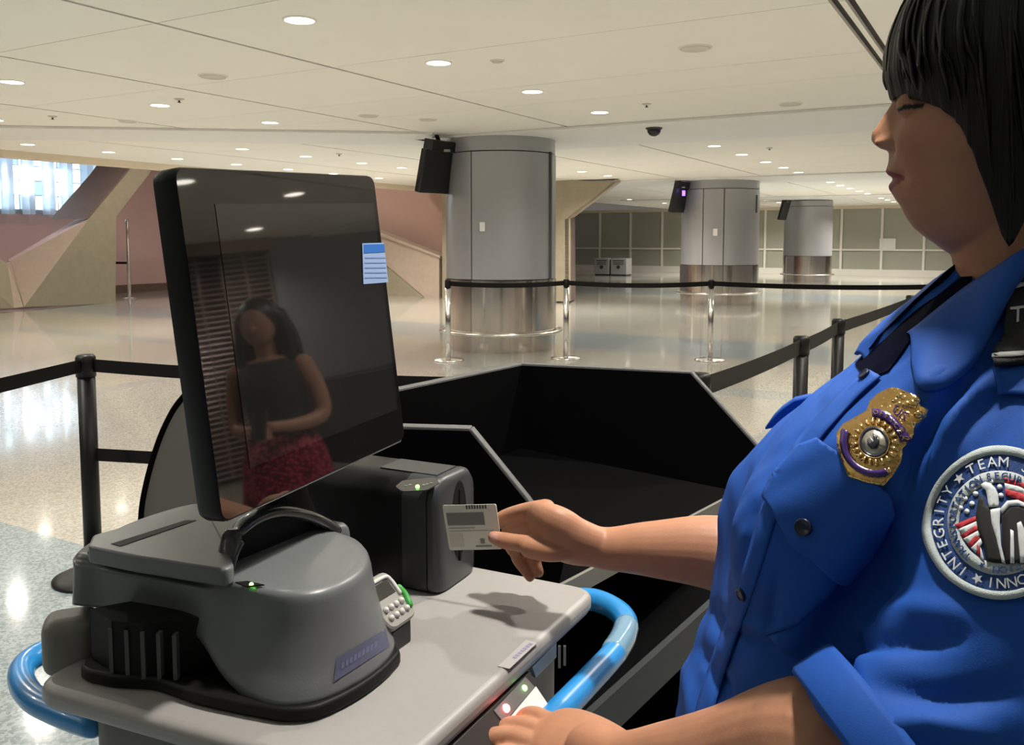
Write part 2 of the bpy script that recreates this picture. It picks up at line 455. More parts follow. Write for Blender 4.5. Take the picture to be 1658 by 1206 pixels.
def column(px, basey, rpx, label, seams, tvpx, tvlabel, zclad=.96):
    d = pz(px, basey, 0); Y = d[1]; r = rpx / F * (Y + rpx / F * Y) / 2
    c = py_(px, 387, Y + r); c = np.array([c[0], c[1], 0.0])
    t = thing('column', label, 'column', c)
    view = math.atan2(-c[1], -c[0])                                   # towards camera
    V, Fc = lathe_vf([(r - .03, 0), (r - .03, CEIL)], c, 40); raw('core', V, Fc, M_COLD, t, smooth=True)
    angs = [view + a for a in seams]
    for i in range(len(angs)):
        a0 = angs[i]; a1 = angs[(i + 1) % len(angs)]
        if a1 <= a0: a1 += 2 * math.pi
        g = .012
        V, Fc = arc_panel(c, r, a0 + g, a1 - g, zclad + .01, 2.63, .03, 28); raw('shaft_panel', V, Fc, M_COLP, t, smooth=True).data.set_sharp_from_angle(angle=.7)
        V, Fc = arc_panel(c, r + .012, a0 + g * .4, a1 - g * .4, .19, zclad, .04, 28); raw('steel_cladding', V, Fc, M_BRUSH, t, smooth=True).data.set_sharp_from_angle(angle=.7)
    V, Fc = lathe_vf([(r - .04, 2.645), (r - .01, 2.645), (r - .01, CEIL - .03), (r - .04, CEIL - .03)], c, 64); raw('cap_ring', V, Fc, M_COLP, t, smooth=True).data.set_sharp_from_angle(angle=.7)
    V, Fc = lathe_vf([(r - .03, 0), (r - .0, 0), (r - .0, .19), (r - .03, .19)], c, 64); raw('plinth', V, Fc, M_BRUSH, t, smooth=True).data.set_sharp_from_angle(angle=.7)
    # bumper ring
    ringp = [c + np.array([(r + .085) * math.cos(a), (r + .085) * math.sin(a), .25]) for a in np.linspace(0, 2 * math.pi, 49)]
    V, Fc = tube_vf(ringp, .022, seg=10, per=1, round_ends=False); raw('bumper_ring', V, Fc, M_STEEL, t, smooth=True)
    for k in range(8):
        a = view + k * math.pi / 4 + .2
        V, Fc = tube_vf([c + np.array([(r - .01) * math.cos(a), (r - .01) * math.sin(a), .23]), c + np.array([(r + .085) * math.cos(a), (r + .085) * math.sin(a), .25])], .014, seg=8, per=1); raw('ring_bracket', V, Fc, M_STEEL, t, smooth=True)
    return t, c, r, view

c1 = column(811, 573, 168, 'broad silver column with steel foot nearest the officer', [-.535, 1.35, 3.2], None, None)
t, c, r, view = c1
# seams seen from the camera: left seam at px 768, control box
a = view - .50
def on_col(c, r, px, z):
    # point of the cylinder under pixel column px, camera side
    d = np.array([(px - CX) / F, 1.0]); A = d @ d; B = -2 * d @ c[:2]; Cc = c[:2] @ c[:2] - r * r
    disc = max(0, B * B - 4 * A * Cc); k = (-B - math.sqrt(disc)) / (2 * A); return np.array([d[0] * k, d[1] * k, z])
def col_box(t, c, r, px, py, w, h, m, name, d=.03):
    q = on_col(c, r, px, 0); z = py_(px, py, q[1])[2]; nrm = (q - c) * np.array([1, 1, 0]); nrm /= np.linalg.norm(nrm)
    tx = np.array([-nrm[1], nrm[0], 0])
    return box(name, np.array([q[0], q[1], z]) + nrm * d / 2, (w, d, h), m, t, ax=(tx, nrm, UZ), bevel=.004)
col_box(t, c, r, 782, 367, .07, .12, M_WHITE, 'thermostat')
col_box(t, c, r, 890, 350, .05, 1.7, M_COLD, 'cable_slot', .02)
c2 = column(1165, 494.5, 118, 'silver column in the middle distance, second of the three', [-.43, .1, 1.4, 3.3], None, None, .9)
col_box(c2[0], c2[1], c2[2], 1157, 376, .1, .16, M_WHITE, 'thermostat')
col_box(c2[0], c2[1], c2[2], 1222, 330, .05, .4, M_COLD, 'cable_slot', .02)
c3 = column(1308, 457, 73, 'most distant silver column, before the glazed wall', [.5, -1.4, 2.4], None, None, .9)

M_VIOLET = mat('violet_indicator', (.25, .12, .9), .4, emit=3)
M_GREYI = mat('indicator_grey', (.25, .25, .25), .5)
def hanging_tv(px0, px1, ytop, ybot, Y, label, lit):
    p = py_((px0 + px1) / 2, (ytop + ybot) / 2, Y)
    w, h = .62, (ybot - ytop) / F * Y * .78
    t = thing('hanging_display', label, 'display', p, 'ceiling displays beside the columns')
    fx = np.array([.62, .785, 0]); nrm = np.array([-.785, .62, 0]); up = np.array([0, 0, 1.0]) * .97 + nrm * -.24
    dn = np.cross(fx, up)
    cc = p + np.array([0, 0, -.05])
    box('screen_body', cc, (w, .09, h), M_TV, t, ax=(fx, dn, up), bevel=.01)
    box('screen_glass', cc + dn * -.048, (w - .06, .006, h - .06), mat('screen_glass_black', (.01, .01, .012), .08), t, ax=(fx, dn, up))
    box('mount_box', cc + up * (h / 2 + .06), (w * .8, .16, .14), M_TV, t, ax=(fx, dn, up), bevel=.01)
    z = CEIL - (cc + up * h / 2)[2]
    V, Fc = tube_vf([cc + up * (h / 2 + .05), np.array([cc[0], cc[1], CEIL - .005])], .03, seg=12, per=1, round_ends=False); raw('drop_pole', V, Fc, M_TV, t, smooth=True)
    q = py_(px1 - 6, ytop + (ybot - ytop) * .18, Y - .2)
    box('indicator', q, (.08, .02, .03), M_GREYI, t)
    if lit:
        q = py_(px1 - 5, ytop + (ybot - ytop) * .36, Y - .2); box('indicator_lamp', q, (.07, .02, .12), M_VIOLET, t)
    return t
hanging_tv(684, 730, 228, 316, 11.5, 'black display hung left of the nearest column', False)
hanging_tv(1086, 1112, 294, 346, 20.0, 'black display with violet glint left of the second column', True)
hanging_tv(1259, 1280, 320, 358, 30.0, 'small black display left of the most distant column', False)

# ------------------------------------------------------------------ ceiling fittings
M_LAMP = mat('lamp_glow', (1.0, .93, .80), .4, emit=9.0); M_LAMP.cycles.emission_sampling = 'NONE'
M_RIM = mat('lamp_rim', (.85, .83, .78), .4)
def lamp_proto():
    t = thing('ceiling_light', 'x', 'downlight', (0, 0, 0), 'round recessed ceiling downlights')
    V, Fc = lathe_vf([(.001, -.006), (.092, -.006), (.092, -.003)], (0, 0, 0), 24, caps=False); raw('lens', V, Fc, M_LAMP, t)
    V, Fc = lathe_vf([(.092, 0), (.092, -.008), (.104, -.007), (.107, 0)], (0, 0, 0), 28, caps=False); raw('rim', V, Fc, M_RIM, t, smooth=True)
    return t
spot = bpy.data.lights.new('downlight', 'SPOT'); spot.energy = LAMP_W; spot.spot_size = math.radians(150); spot.spot_blend = .75
spot.color = (1.0, .94, .85); spot.shadow_soft_size = .07
def lamp_label(p, i):
    u = proj(p); x, y = u
    side = 'left' if x < 300 else 'right' if x > 1000 else 'middle'
    return x, y
lamps = []
def add(n, s, z=CEIL): lamps.append(ns(n, s, z))
for k in range(-6, 4): add(-3.9, 4.11 + 1.51 * k)  # those behind the camera are unseen, added as fill
for k in range(-3, 3): add(-7.57, 4.44 + 1.51 * k)
for k in range(-2, 4): add(-.2, 4.11 + 1.51 * k + (-.02))
for s in (-.6, 2.4, 3.89, 5.38, 6.87): add(3.4, s)  # leading pair is out of view, added as fill light
lamps.append(np.array([8.28, 4.63, CEIL]))
for s in (2.5, 5.5): add(7.05, s)
for s in (5.73, 4.2, 2.7, 9.42, 10.78, 12.21, 13.38, 14.7, 16.1): add(-10.15, s)
for s in (7.42, 8.71, 10.0, 11.3, 12.6, 13.9, 15.4): add(-12.33, s)
for s in (12.57, 14.06, 15.62, 17.0, 18.35): add(-3.84, s)
for s in (21.9, 23.3, 24.8, 26.4, 28.0, 31.2, 32.8, 34.6): add(-3.84, s)
for s in (12.6, 14.3, 15.99, 17.28): add(-7.6, s)
for s in (22, 24, 26, 31, 33): add(-7.6, s)
for s in (12.6, 14.1, 15.6, 17.1, 22, 23.6, 25.2, 26.8, 31.5, 33.5): add(-.2, s)
for s in (13, 16, 22, 25, 31.5): add(4.0, s)
for s in (4, 8, 12, 16): add(-16.0, s, 5.3)  # unseen lamps added to light the pier void
for s in (22, 25, 28, 31.5, 35): add(-11.5, s)  # some added to brighten the far left glazing
for s in (35.5, 36.5): add(-8, s)
for s in (35.5, 36.5): add(-1.5, s)
P0 = lamp_proto()
ranked = sorted(range(len(lamps)), key=lambda i: np.linalg.norm(lamps[i] - OO))
vis = []
for q in ranked:
    u = proj(lamps[q]) if lamps[q][1] > .3 else (-1, -1)
    if 0 <= u[0] <= 1658 and 0 <= u[1] <= 1206: vis.append(q)
rowname = {-3.9: 'the row ending above the nearest column', -3.8: 'the bright row running towards the distant column', -7.6: 'the row left of the nearest column', -10.2: 'the row above the monitor', -12.3: 'the row nearest the pink wall', -.2: 'the row hidden by the officer'}
ordn = ['nearest', 'second', 'third', 'fourth', 'fifth', 'sixth', 'seventh', 'eighth', 'ninth', 'tenth', 'eleventh', 'twelfth', 'thirteenth', 'fourteenth', 'fifteenth', 'sixteenth']
cnt = {}; lamp_roots = []
for i, q in enumerate(ranked):
    p = lamps[q]
    nval = round(float(p @ NX), 1)
    if q in vis and nval in rowname:
        k = cnt.get(nval, 0); cnt[nval] = k + 1
        lab = ordn[min(k, 15)] + ' glowing round downlight in ' + rowname[nval]  # lamps include added ones as well as real fittings
    else:
        lab = 'round glowing downlight outside the picture or hidden'
    o = P0 if i == 0 else clone(P0, p)
    o.location = p; o['label'] = lab; o['_o'] = [0.0, 0.0, 0.0]
    if lab.endswith('hidden'): o['group'] = 'downlights out of view'
    lamp_roots.append(o)
spot2 = spot.copy(); spot2.energy = LAMP_W * 3.0
spot3 = spot.copy(); spot3.energy = LAMP_W * 2.6
far_n = 0
for o in lamp_roots:
    far = (o.location.y > 17) or (o.location.y < -2.5)
    if far and o.location.z < 4 and o.location.y > 17:
        far_n += 1
        if far_n % 2: continue
    sl = bpy.data.objects.new('downlight_beam', spot3 if o.location.z > 4 else (spot2 if far else spot)); C.objects.link(sl); sl.parent = o; sl.location = (0, 0, -.02)

M_GRILLE = mat('speaker_grille', (.62, .59, .52), .7)
def disc(px, py, r, label, z=CEIL):
    p = pz(px, py, z); t = thing('ceiling_speaker', label, 'speaker', p, 'flat ceiling speakers')
    V, Fc = lathe_vf([(r, 0), (r, -.008), (r * .93, -.014), (r * .9, -.010), (.002, -.012)], p, 28, caps=False); raw('grille', V, Fc, M_GRILLE, t, smooth=True)
    V, Fc = lathe_vf([(r + .012, 0), (r + .012, -.006), (r, -.008)], p, 28, caps=False); raw('rim', V, Fc, M_RIM, t, smooth=True)
disc(345, 123, .11, 'round unlit ceiling speaker above the top left of the monitor')
disc(597, 187, .10, 'round unlit ceiling speaker left of the nearest column')
disc(693, 193, .10, 'round unlit ceiling speaker just beside the nearest column top')
disc(1125, 77, .11, 'large round unlit ceiling speaker in the bright ceiling centre')
disc(1280, 168, .11, 'round unlit ceiling speaker near the officer nose')
disc(207, 196, .10, 'round unlit ceiling speaker above the bright window')
disc(805, 98, .045, 'tiny round ceiling plate beside the second downlight')
M_DARK = mat('dark_metal', (.03, .03, .03), .4, .5)
def sprinkler(px, py, label, z=CEIL):
    p = pz(px, py, z); t = thing('sprinkler', label, 'sprinkler', p, 'ceiling sprinklers')
    V, Fc = lathe_vf([(.05, 0), (.047, -.006), (.02, -.015), (.01, -.017)], p, 18); raw('escutcheon', V, Fc, M_GRILLE, t, smooth=True)
    V, Fc = lathe_vf([(.008, -.015), (.008, -.032), (.018, -.033), (.018, -.036)], p, 14); raw('deflector', V, Fc, M_DARK, t, smooth=True)
sprinkler(85, 188, 'small ceiling sprinkler above the bright window')
sprinkler(1047, 168, 'small ceiling sprinkler above the black dome camera')
sprinkler(1246, 239, 'small ceiling sprinkler beyond the pale band at right')
sprinkler(549, 249, 'small ceiling sprinkler above the monitor')
sprinkler(290, 160, 'small ceiling sprinkler left of centre beside a dark slot')
p = pz(1059, 207, CEIL - .03)
t = thing('dome_camera', 'black dome camera under the pale ceiling band', 'camera', p)
V, Fc = lathe_vf([(.10, 0), (.10, -.012), (.09, -.02)], p, 24); raw('base_plate', V, Fc, mat('dome_base', (.05, .05, .05), .5), t, smooth=True)
V, Fc = lathe_vf([(.085, -.018), (.08, -.05), (.06, -.08), (.03, -.098), (.004, -.103)], p, 24); raw('dome', V, Fc, mat('smoked_dome', (.01, .01, .012), .08), t, smooth=True)

# ------------------------------------------------------------------ queue barriers
M_BLKPOST = mat('black_post', (.006, .0055, .005), .42, spec=.22)
M_BELT = mat('black_webbing', (.008, .0075, .007), .8, spec=.1, bump=.4, bscale=400)
M_BELT2 = mat('grey_webbing', (.022, .0215, .018), .8, spec=.1, bump=.4, bscale=400)
def belt_vf(a, b, z, h=.05, sag=.02, th=.004, seg=14):
    a = np.array([a[0], a[1], 0.0]); b = np.array([b[0], b[1], 0.0]); d = (b - a) / np.linalg.norm(b - a); w = np.array([-d[1], d[0], 0]) * th / 2
    rings = []
    for k in range(seg + 1):
        t_ = k / seg; q = a + (b - a) * t_; zz = z - sag * 4 * t_ * (1 - t_)
        rings.append([q + w + UZ * (zz - h / 2), q - w + UZ * (zz - h / 2), q - w + UZ * (zz + h / 2), q + w + UZ * (zz + h / 2)])
    return loft_vf(rings)
def stanchion(p, label, m, r=.034, h=1.0, base=.17, steel=False):
    t = thing('queue_stanchion', label, 'stanchion', p)
    V, Fc = lathe_vf([(r, .02), (r, h - .09)], p, 20); raw('post', V, Fc, m, t, smooth=True)
    V, Fc = lathe_vf([(base, 0), (base, .012), (base * .8, .025), (r * 1.4, .035)], p, 28); raw('base', V, Fc, m, t, smooth=True)
    V, Fc = lathe_vf([(r * 1.12, h - .095), (r * 1.12, h - .012), (r * .9, h)], p, 20); raw('belt_head', V, Fc, M_BLKPOST, t, smooth=True)
    return t
def at_top(px, py, h=1.0): q = pz(px, py, h); q[2] = 0; return q
SL = at_top(138, 574)
SR0 = at_top(1133, 604); SR1 = at_top(1298, 544); SR2 = at_top(1358, 516); SR3 = at_top(1475, 478)
s1 = stanchion(SL, 'black queue stanchion left of the monitor', M_BLKPOST, .037)
V, Fc = belt_vf(SL, at_top(-160, 640), .955, .055, .0); raw('belt', V, Fc, M_BELT, s1)
V, Fc = belt_vf(SL, SR0, .955, .055, .03); raw('belt', V, Fc, M_BELT, s1)
mid = SR0
V, Fc = belt_vf(SL, mid, .56, .055, .0); raw('belt', V, Fc, M_BELT, s1)
s2 = stanchion(SR0, 'black queue stanchion half hidden behind the black podium', M_BLKPOST, .037)
V, Fc = belt_vf(SR0, SR1, .945, .075, .01); raw('belt', V, Fc, M_BELT2, s2)
s3 = stanchion(SR1, 'black queue stanchion nearest the officer chest', M_BLKPOST, .037)
V, Fc = belt_vf(SR1, SR2, .945, .075, .008); raw('belt', V, Fc, M_BELT2, s3)
s4 = stanchion(SR2, 'black queue stanchion next to the officer shoulder', M_BLKPOST, .037)
V, Fc = belt_vf(SR2, SR3, .945, .075, .008); raw('belt', V, Fc, M_BELT2, s4)
s5 = stanchion(SR3, 'black queue stanchion hidden behind the officer', M_BLKPOST, .037)
T0, T1, T2, T3 = at_top(725, 451, 1.015), at_top(917, 450, 1.015), at_top(1152, 451, 1.015), at_top(1560, 455, 1.015)
ss = []
for p, l in ((T0, 'polished steel stanchion at the left side of the nearest column'), (T1, 'polished steel stanchion at the right side of the nearest column'), (T2, 'polished steel stanchion standing alone before the second column'), (T3, 'polished steel stanchion hidden behind the officer')):
    ss.append(stanchion(p, l, M_STEEL, .034, base=.19))
for i in range(3):
    q = [T0, T1, T2, T3]
    V, Fc = belt_vf(q[i], q[i + 1], .955, .058, .03); raw('belt', V, Fc, M_BELT, ss[i])

# ------------------------------------------------------------------ bins by the far wall
M_BIN = mat('bin_grey', (.27, .27, .26), .5)
M_INK = mat('dark_print', (.03, .03, .03), .6)
for k, (x0, x1, lab) in enumerate(((962, 986, 'grey recycling bin by the far glazed wall, left one'), (988.5, 1014, 'grey recycling bin by the far glazed wall, right one'))):
    s_ = 33.0
    a, b = plane_s(x0, 440, s_), plane_s(x1, 440, s_)
    zt_ = plane_s(x0, 418, s_)[2]
    n0_, n1_ = a @ NX, b @ NX
    t = thing('recycling_bin', lab, 'bin', (a + b) / 2 * np.array([1, 1, 0]), 'recycling bins')
    ns_box('bin_body', n0_, n1_, s_, s_ + .6, .04, zt_, M_BIN, t, bevel=.02)
    ns_box('plinth', n0_ + .03, n1_ - .03, s_ + .03, s_ + .57, 0, .04, M_DARK, t)
    ns_box('slot', n0_ + .1, n1_ - .1, s_ - .01, s_ + .02, zt_ - .12, zt_ - .08, M_INK, t)
    V, Fc = lathe_vf([(.07, 0), (.07, .012)], (0, 0, 0), 16)
    cc = ns((n0_ + n1_) / 2, s_ - .006, zt_ - .36)
    V = [cc + NX * v[0] * 1.1 + UZ * v[1] * 1.1 - AX * v[2] for v in V]; raw('emblem', V, Fc, M_INK, t)
    for q in range(2): ns_box('text_line', n0_ + .12, n1_ - .12, s_ - .008, s_ + .01, zt_ - .2 - .06 * q, zt_ - .175 - .06 * q, M_INK, t)

# ================================================================== BLACK PODIUM BEHIND THE CART
M_PBLK = mat('podium_black', (.0022, .0022, .0025), .9, spec=.03, noise=.2, nscale=30)
M_PGREY = mat('podium_grey', (.17, .163, .145), .5, noise=.05, nscale=10)
M_PEDGE = mat('speckled_edge', (.12, .12, .12), .45, noise=.5, nscale=260)
M_PSHELF = mat('shelf_edge_grey', (.016, .020, .022), .5)
ZP = 1.20
A1 = pz(760, 698, ZP); Am = pz(655, 695, ZP); dA = (A1 - Am) / np.linalg.norm(A1 - Am); A0 = A1 - dA * .40
B2 = pz(845, 592, ZP); B3 = pz(1118, 605, ZP); Bl = pz(655, 632, ZP)
dB = (B3 - B2) / np.linalg.norm(B3 - B2); dL = (Bl - B2) / np.linalg.norm(Bl - B2)
nA = np.array([dA[1], -dA[0], 0]); nA = nA if nA[1] < 0 else -nA
nB = np.array([dB[1], -dB[0], 0]); nB = nB if nB[1] < 0 else -nB
ZD = 1.0
Q1 = pz(905, 945, ZD); Q3 = pz(1192, 795, ZD)
pod = thing('podium', 'black document podium with raised side panels beyond the cart', 'podium', (B2 + Q1) / 2 * np.array([1, 1, 0]))
def down(p, z): return np.array([p[0], p[1], z])
# near side panel with a slanted end
S1 = pl(852, 812, A1, nA); S2 = pl(915, 900, A1, nA)
prism('side_panel', [A0, A1, S1, S2, down(S2, .06), down(A0, .06)], -nA * .022, M_PBLK, pod)
def edge(a, b, w, m, nm='edge_trim', off=.004, t=.006):
    d = (b - a) / np.linalg.norm(b - a); side = w / np.linalg.norm(w); u = np.cross(d, side); u = u if u[2] > 0 else -u
    return box(nm, (a + b) / 2 + np.asarray(w) / 2 + u * off * .5, (np.linalg.norm(b - a) + .002, np.linalg.norm(w), t), m, pod, ax=(d, side, u), bevel=.0015)
edge(A0, A1, -nA * .022, M_PEDGE); edge(A1, S1, -nA * .022, M_PEDGE); edge(S1, S2, -nA * .022, M_PEDGE)
# back panels
E3 = pl(1226, 726, B3, nB); E4 = E3 + (E3 - B3) / np.linalg.norm(E3 - B3) * .12
prism('back_panel', [B2, B3, E3, E4, down(E4, .06), down(B2, .06)], -nB * .022, M_PBLK, pod)
edge(B2, B3, -nB * .022, M_PEDGE); edge(B3, E3, -nB * .022, M_PEDGE)
BL = B2 + dL * (np.linalg.norm(Bl - B2) + .32)
nL = np.array([-dL[1], dL[0], 0]); nL = nL if nL[1] > 0 else -nL
prism('back_left_panel', [B2, BL, down(BL, .06), down(B2, .06)], nL * .022, M_PBLK, pod)
edge(BL, B2, nL * .022, M_PEDGE)
# desk, shelf, inner bottom
desk = [Q1, Q3, down(B2, ZD), down(BL, ZD), down(A0, ZD) - nA * .03, down(S2, ZD) - nA * .03]
prism('desk_top', desk, (0, 0, -.03), M_PBLK, pod)
dQ = (Q3 - Q1) / np.linalg.norm(Q3 - Q1); nQ = np.array([dQ[1], -dQ[0], 0])
prism('desk_edge', [Q1 - dQ * .0, Q3, Q3 + nQ * .006, Q1 + nQ * .006], (0, 0, -.028), M_PGREY, pod)
L1 = pz(925, 1170, .80); L3 = pz(1142, 975, .86)
dS = L3 - L1; L3b = L1 + dS * 1.8
nS = np.array([dS[1], -dS[0], 0]); nS /= np.linalg.norm(nS)
prism('lower_shelf', [L1 - dS * .25, L3b, L3b - nS * .35, L1 - dS * .25 - nS * .30], (0, 0, -.05), M_PBLK, pod)
prism('shelf_edge', [L1 - dS * .25, L3b, L3b + np.array([0, 0, -.065]), L1 - dS * .25 + np.array([0, 0, -.065])], nS * .012, M_PSHELF, pod)
# rounded grey end panel seen left of the monitor
rim_px = [(226, 900), (229, 830), (236, 787), (250, 735), (268, 688), (292, 648), (330, 615), (390, 600), (520, 600)]
rim = catmull([py_(x, y, 1.62) for x, y in rim_px], 5)
end = [down(rim[0], .05)] + rim + [down(rim[-1], .05)]
prism('end_panel', end, (0, .03, 0), M_PGREY, pod)
V, Fc = tube_vf(rim, .0055, seg=10, per=1); raw('end_panel_edge', V, Fc, M_PBLK, pod, smooth=True)
# two pale hinge strips on the side panel
for x in (905.5, 914):
    a, b = pl(x, 1044, A1 + nA * .0, nA), pl(x + 1, 1079 - (x > 910) * 4, A1, nA)
    box('hinge_strip', (a + b) / 2 + nA * .003, (.004, .005, abs(a[2] - b[2])), M_WHITE, pod)

# ================================================================== CART
M_TOP = mat('cart_top_grey', (.30, .288, .28), .42, noise=.04, nscale=60, bump=.08, bscale=300)
M_BODY = mat('cart_body_grey', (.14, .135, .13), .55)
M_BLUE = mat('blue_bumper_tube', (.02, .24, .60), .28, coat=.4)
M_CLEAR = mat('clear_sleeve', (.22, .38, .5), .12, coat=.6, alpha=.75)
ZT = 1.05
FR = pz(970, 953, ZT); Rn = pz(690, 1206, ZT); LF = pz(45, 1106, ZT); Lm = pz(400, 1206, ZT)
e1 = (FR - Rn) / np.linalg.norm(FR - Rn); e2 = (LF - Lm) / np.linalg.norm(LF - Lm)
# near corner
M2 = np.array([[e1[0], -e2[0]], [e1[1], -e2[1]]]); kk = np.linalg.solve(M2, (LF - FR)[:2])
NC = FR + e1 * kk[0]
BK = FR + np.array([-.897, .441, 0]) * .455
out1 = np.array([e1[1], -e1[0], 0])                       # outward on the officer side
cart = thing('cart', 'grey topped rolling cart with blue bumper tube under the scanner', 'cart', (NC + BK) / 2 * np.array([1, 1, 0]))
def rounded(poly, r, k=6):
    out = []; n = len(poly)
    for i in range(n):
        p = poly[i]; a = poly[i - 1] - p; b = poly[(i + 1) % n] - p
        a /= np.linalg.norm(a); b /= np.linalg.norm(b)
        for t in np.linspace(0, 1, k):
            out.append((1 - t) ** 2 * (p + a * r) + 2 * t * (1 - t) * p + t * t * (p + b * r))
    return out
corners = [NC, FR, BK, LF]
prism('table_top', rounded(corners, .035), (0, 0, -.024), M_TOP, cart, bevel=.009, bseg=4)
cen = (NC + FR + BK + LF) / 4
inn = [cen + (p - cen) * .84 for p in corners]; inn = [down(p, ZT - .026) for p in inn]
prism('cabinet', rounded(inn, .03), (0, 0, -.86), M_BODY, cart, bevel=.005)
for p in inn:
    q = down(cen + (p - cen) * .8, .06)
    V, Fc = lathe_vf([(.02, -.025), (.055, -.022), (.06, -.012), (.06, .012), (.055, .022), (.02, .025)], (0, 0, 0), 20)
    V = [q + np.array([v[0], v[2], v[1]]) for v in V]; raw('caster_wheel', V, Fc, M_BLKPOST, cart, smooth=True)
    box('caster_fork', q + np.array([0, 0, .075]), (.05, .06, .09), M_DARK, cart, bevel=.006)
# bumper tubes
zr = .985
rp = [(912, 972), (955, 970), (988, 981), (1011, 1000), (1013, 1022), (995, 1056), (955, 1100), (915, 1142), (870, 1188), (800, 1262)]
R1 = [pz(x, y, zr) for x, y in rp]
tube('bumper_tube', R1, .0155, M_BLUE, cart, seg=16, per=6)
tube('clear_sleeve', [pz(x, y, zr) for x, y in ((1014, 1015), (1008, 1033), (994, 1056))], .0168, M_CLEAR, cart, seg=16, per=5)
lp = [(150, 1172), (110, 1158), (60, 1135), (37, 1108), (36, 1082), (58, 1062), (95, 1047), (150, 1030)]
tube('bumper_tube', [pz(x, y, zr) for x, y in lp], .0145, M_BLUE, cart, seg=16, per=6)
# clamp block by the left corner
cb = pz(104, 1068, ZT)
box('clamp_block', cb + np.array([-.002, .02, .012]), (.055, .05, .062), mat('clamp_grey', (.22, .21, .195), .5), cart, ax=(np.array([.93, .37, 0]), np.array([-.37, .93, 0]), UZ), bevel=.014, bseg=4)
# sloped indicator box under the top on the officer side
T0_ = pl(857, 1083, down(FR, ZT - .024) + out1 * -.003, out1)
Qv = pl(894, 1141, T0_, e1); v = Qv - T0_
nf = np.cross(-e1, v); nf /= np.linalg.norm(nf); nf = nf if nf @ (OO - T0_) > 0 else -nf
ibox = thing('indicator_box', 'dark control box with red and green lamps under the cart top', 'control box', T0_ * np.array([1, 1, 0]) + np.array([0, 0, .9]))
face = [T0_, T0_ + v * 1.15, T0_ + v * 1.15 - e1 * .30, T0_ - e1 * .30]
prism('housing', face, -nf * .05, mat('control_dark', (.03, .027, .026), .45), ibox, bevel=.003)
def onface(x, y, o=0.0): return pl(x, y, T0_ + nf * o, nf)
strip = [onface(851, 1096, .001), onface(866, 1112, .001), onface(816, 1170, .001), onface(800, 1150, .001)]
prism('lamp_strip', strip, -nf * .002, mat('control_grey', (.16, .155, .15), .5), ibox)
wl = [onface(868, 1111, .0015), onface(888, 1141, .0015), onface(840, 1200, .0015), onface(819, 1170, .0015)]
prism('white_label', wl, -nf * .002, mat('label_white', (.85, .85, .82), .5), ibox)
def led(name, x, y, r, m, parent, pf=onface):
    p = pf(x, y, .001); V, Fc = ico_vf(p, r, 14, 8); return raw(name, V, Fc, m, parent, smooth=True)
led('green_lamp', 849, 1114, .0032, mat('green_led', (.25, 1.0, .12), .4, emit=9), ibox)
led('red_lamp', 819, 1147, .0045, mat('red_led', (1.0, .12, .14), .4, emit=14), ibox)
# pale bracket beside it and faint sticker on the top
br = down(FR, ZT - .024) + out1 * -.004
prism('bracket', [pl(x, y, br, out1) for x, y in ((862, 1080), (901, 1040), (901, 1064), (868, 1097))], -out1 * .006, mat('bracket_grey', (.36, .38, .38), .4, .3), cart)
prism('sticker', [pz(x, y, ZT + .0004) for x, y in ((806, 1079), (852, 1036), (870, 1041), (825, 1083))], (0, 0, .0004), mat('faded_sticker', (.40, .38, .38), .4), cart)
for i in range(7):
    a = .2 + i * .09
    P_ = lambda u, w: (817 + 46 * u + 13 * w, 1072 - 40 * u + 3.5 * w)
    prism('sticker_print', [pz(*P_(x, y), ZT + .0008) for x, y in ((a, .25), (a + .06, .25), (a + .06, .7), (a, .7))], (0, 0, .0003), mat('faded_violet', (.25, .22, .36), .5), cart)

# ================================================================== CREDENTIAL SCANNER WITH MONITOR
M_SH = mat('shell_grey', (.125, .133, .137), .36, noise=.04, nscale=40, bump=.06, bscale=500)
M_SHD = mat('shell_dark', (.075, .078, .08), .42)
M_BB = mat('base_black', (.005, .005, .005), .55, spec=.2)
M_BLUEGREY = mat('blue_label', (.075, .08, .13), .45)
scn = thing('credential_scanner', 'grey desktop identity scanner carrying a black monitor', 'scanner', pz(420, 1090, ZT))
ZS = 1.158
top_px = [(118, 897), (160, 906), (210, 916), (260, 925), (305, 934), (345, 942), (385, 950), (430, 962), (480, 967), (530, 959), (575, 938), (597, 913), (598, 892), (580, 874), (545, 860)]
bot_px = [(117, 978), (160, 984), (210, 992), (260, 1000), (300, 1012), (330, 1045), (362, 1096), (405, 1135), (455, 1152), (520, 1143), (590, 1108), (632, 1072), (640, 1045), (628, 1010), (600, 975)]
bz = [1.106, 1.106, 1.106, 1.106, 1.104, 1.096, 1.075, 1.062, 1.06, 1.06, 1.06, 1.06, 1.06, 1.06, 1.06]
topP = [pz(x, y, ZS) for x, y in top_px]; botP = [pz(x, y, z) for (x, y), z in zip(bot_px, bz)]
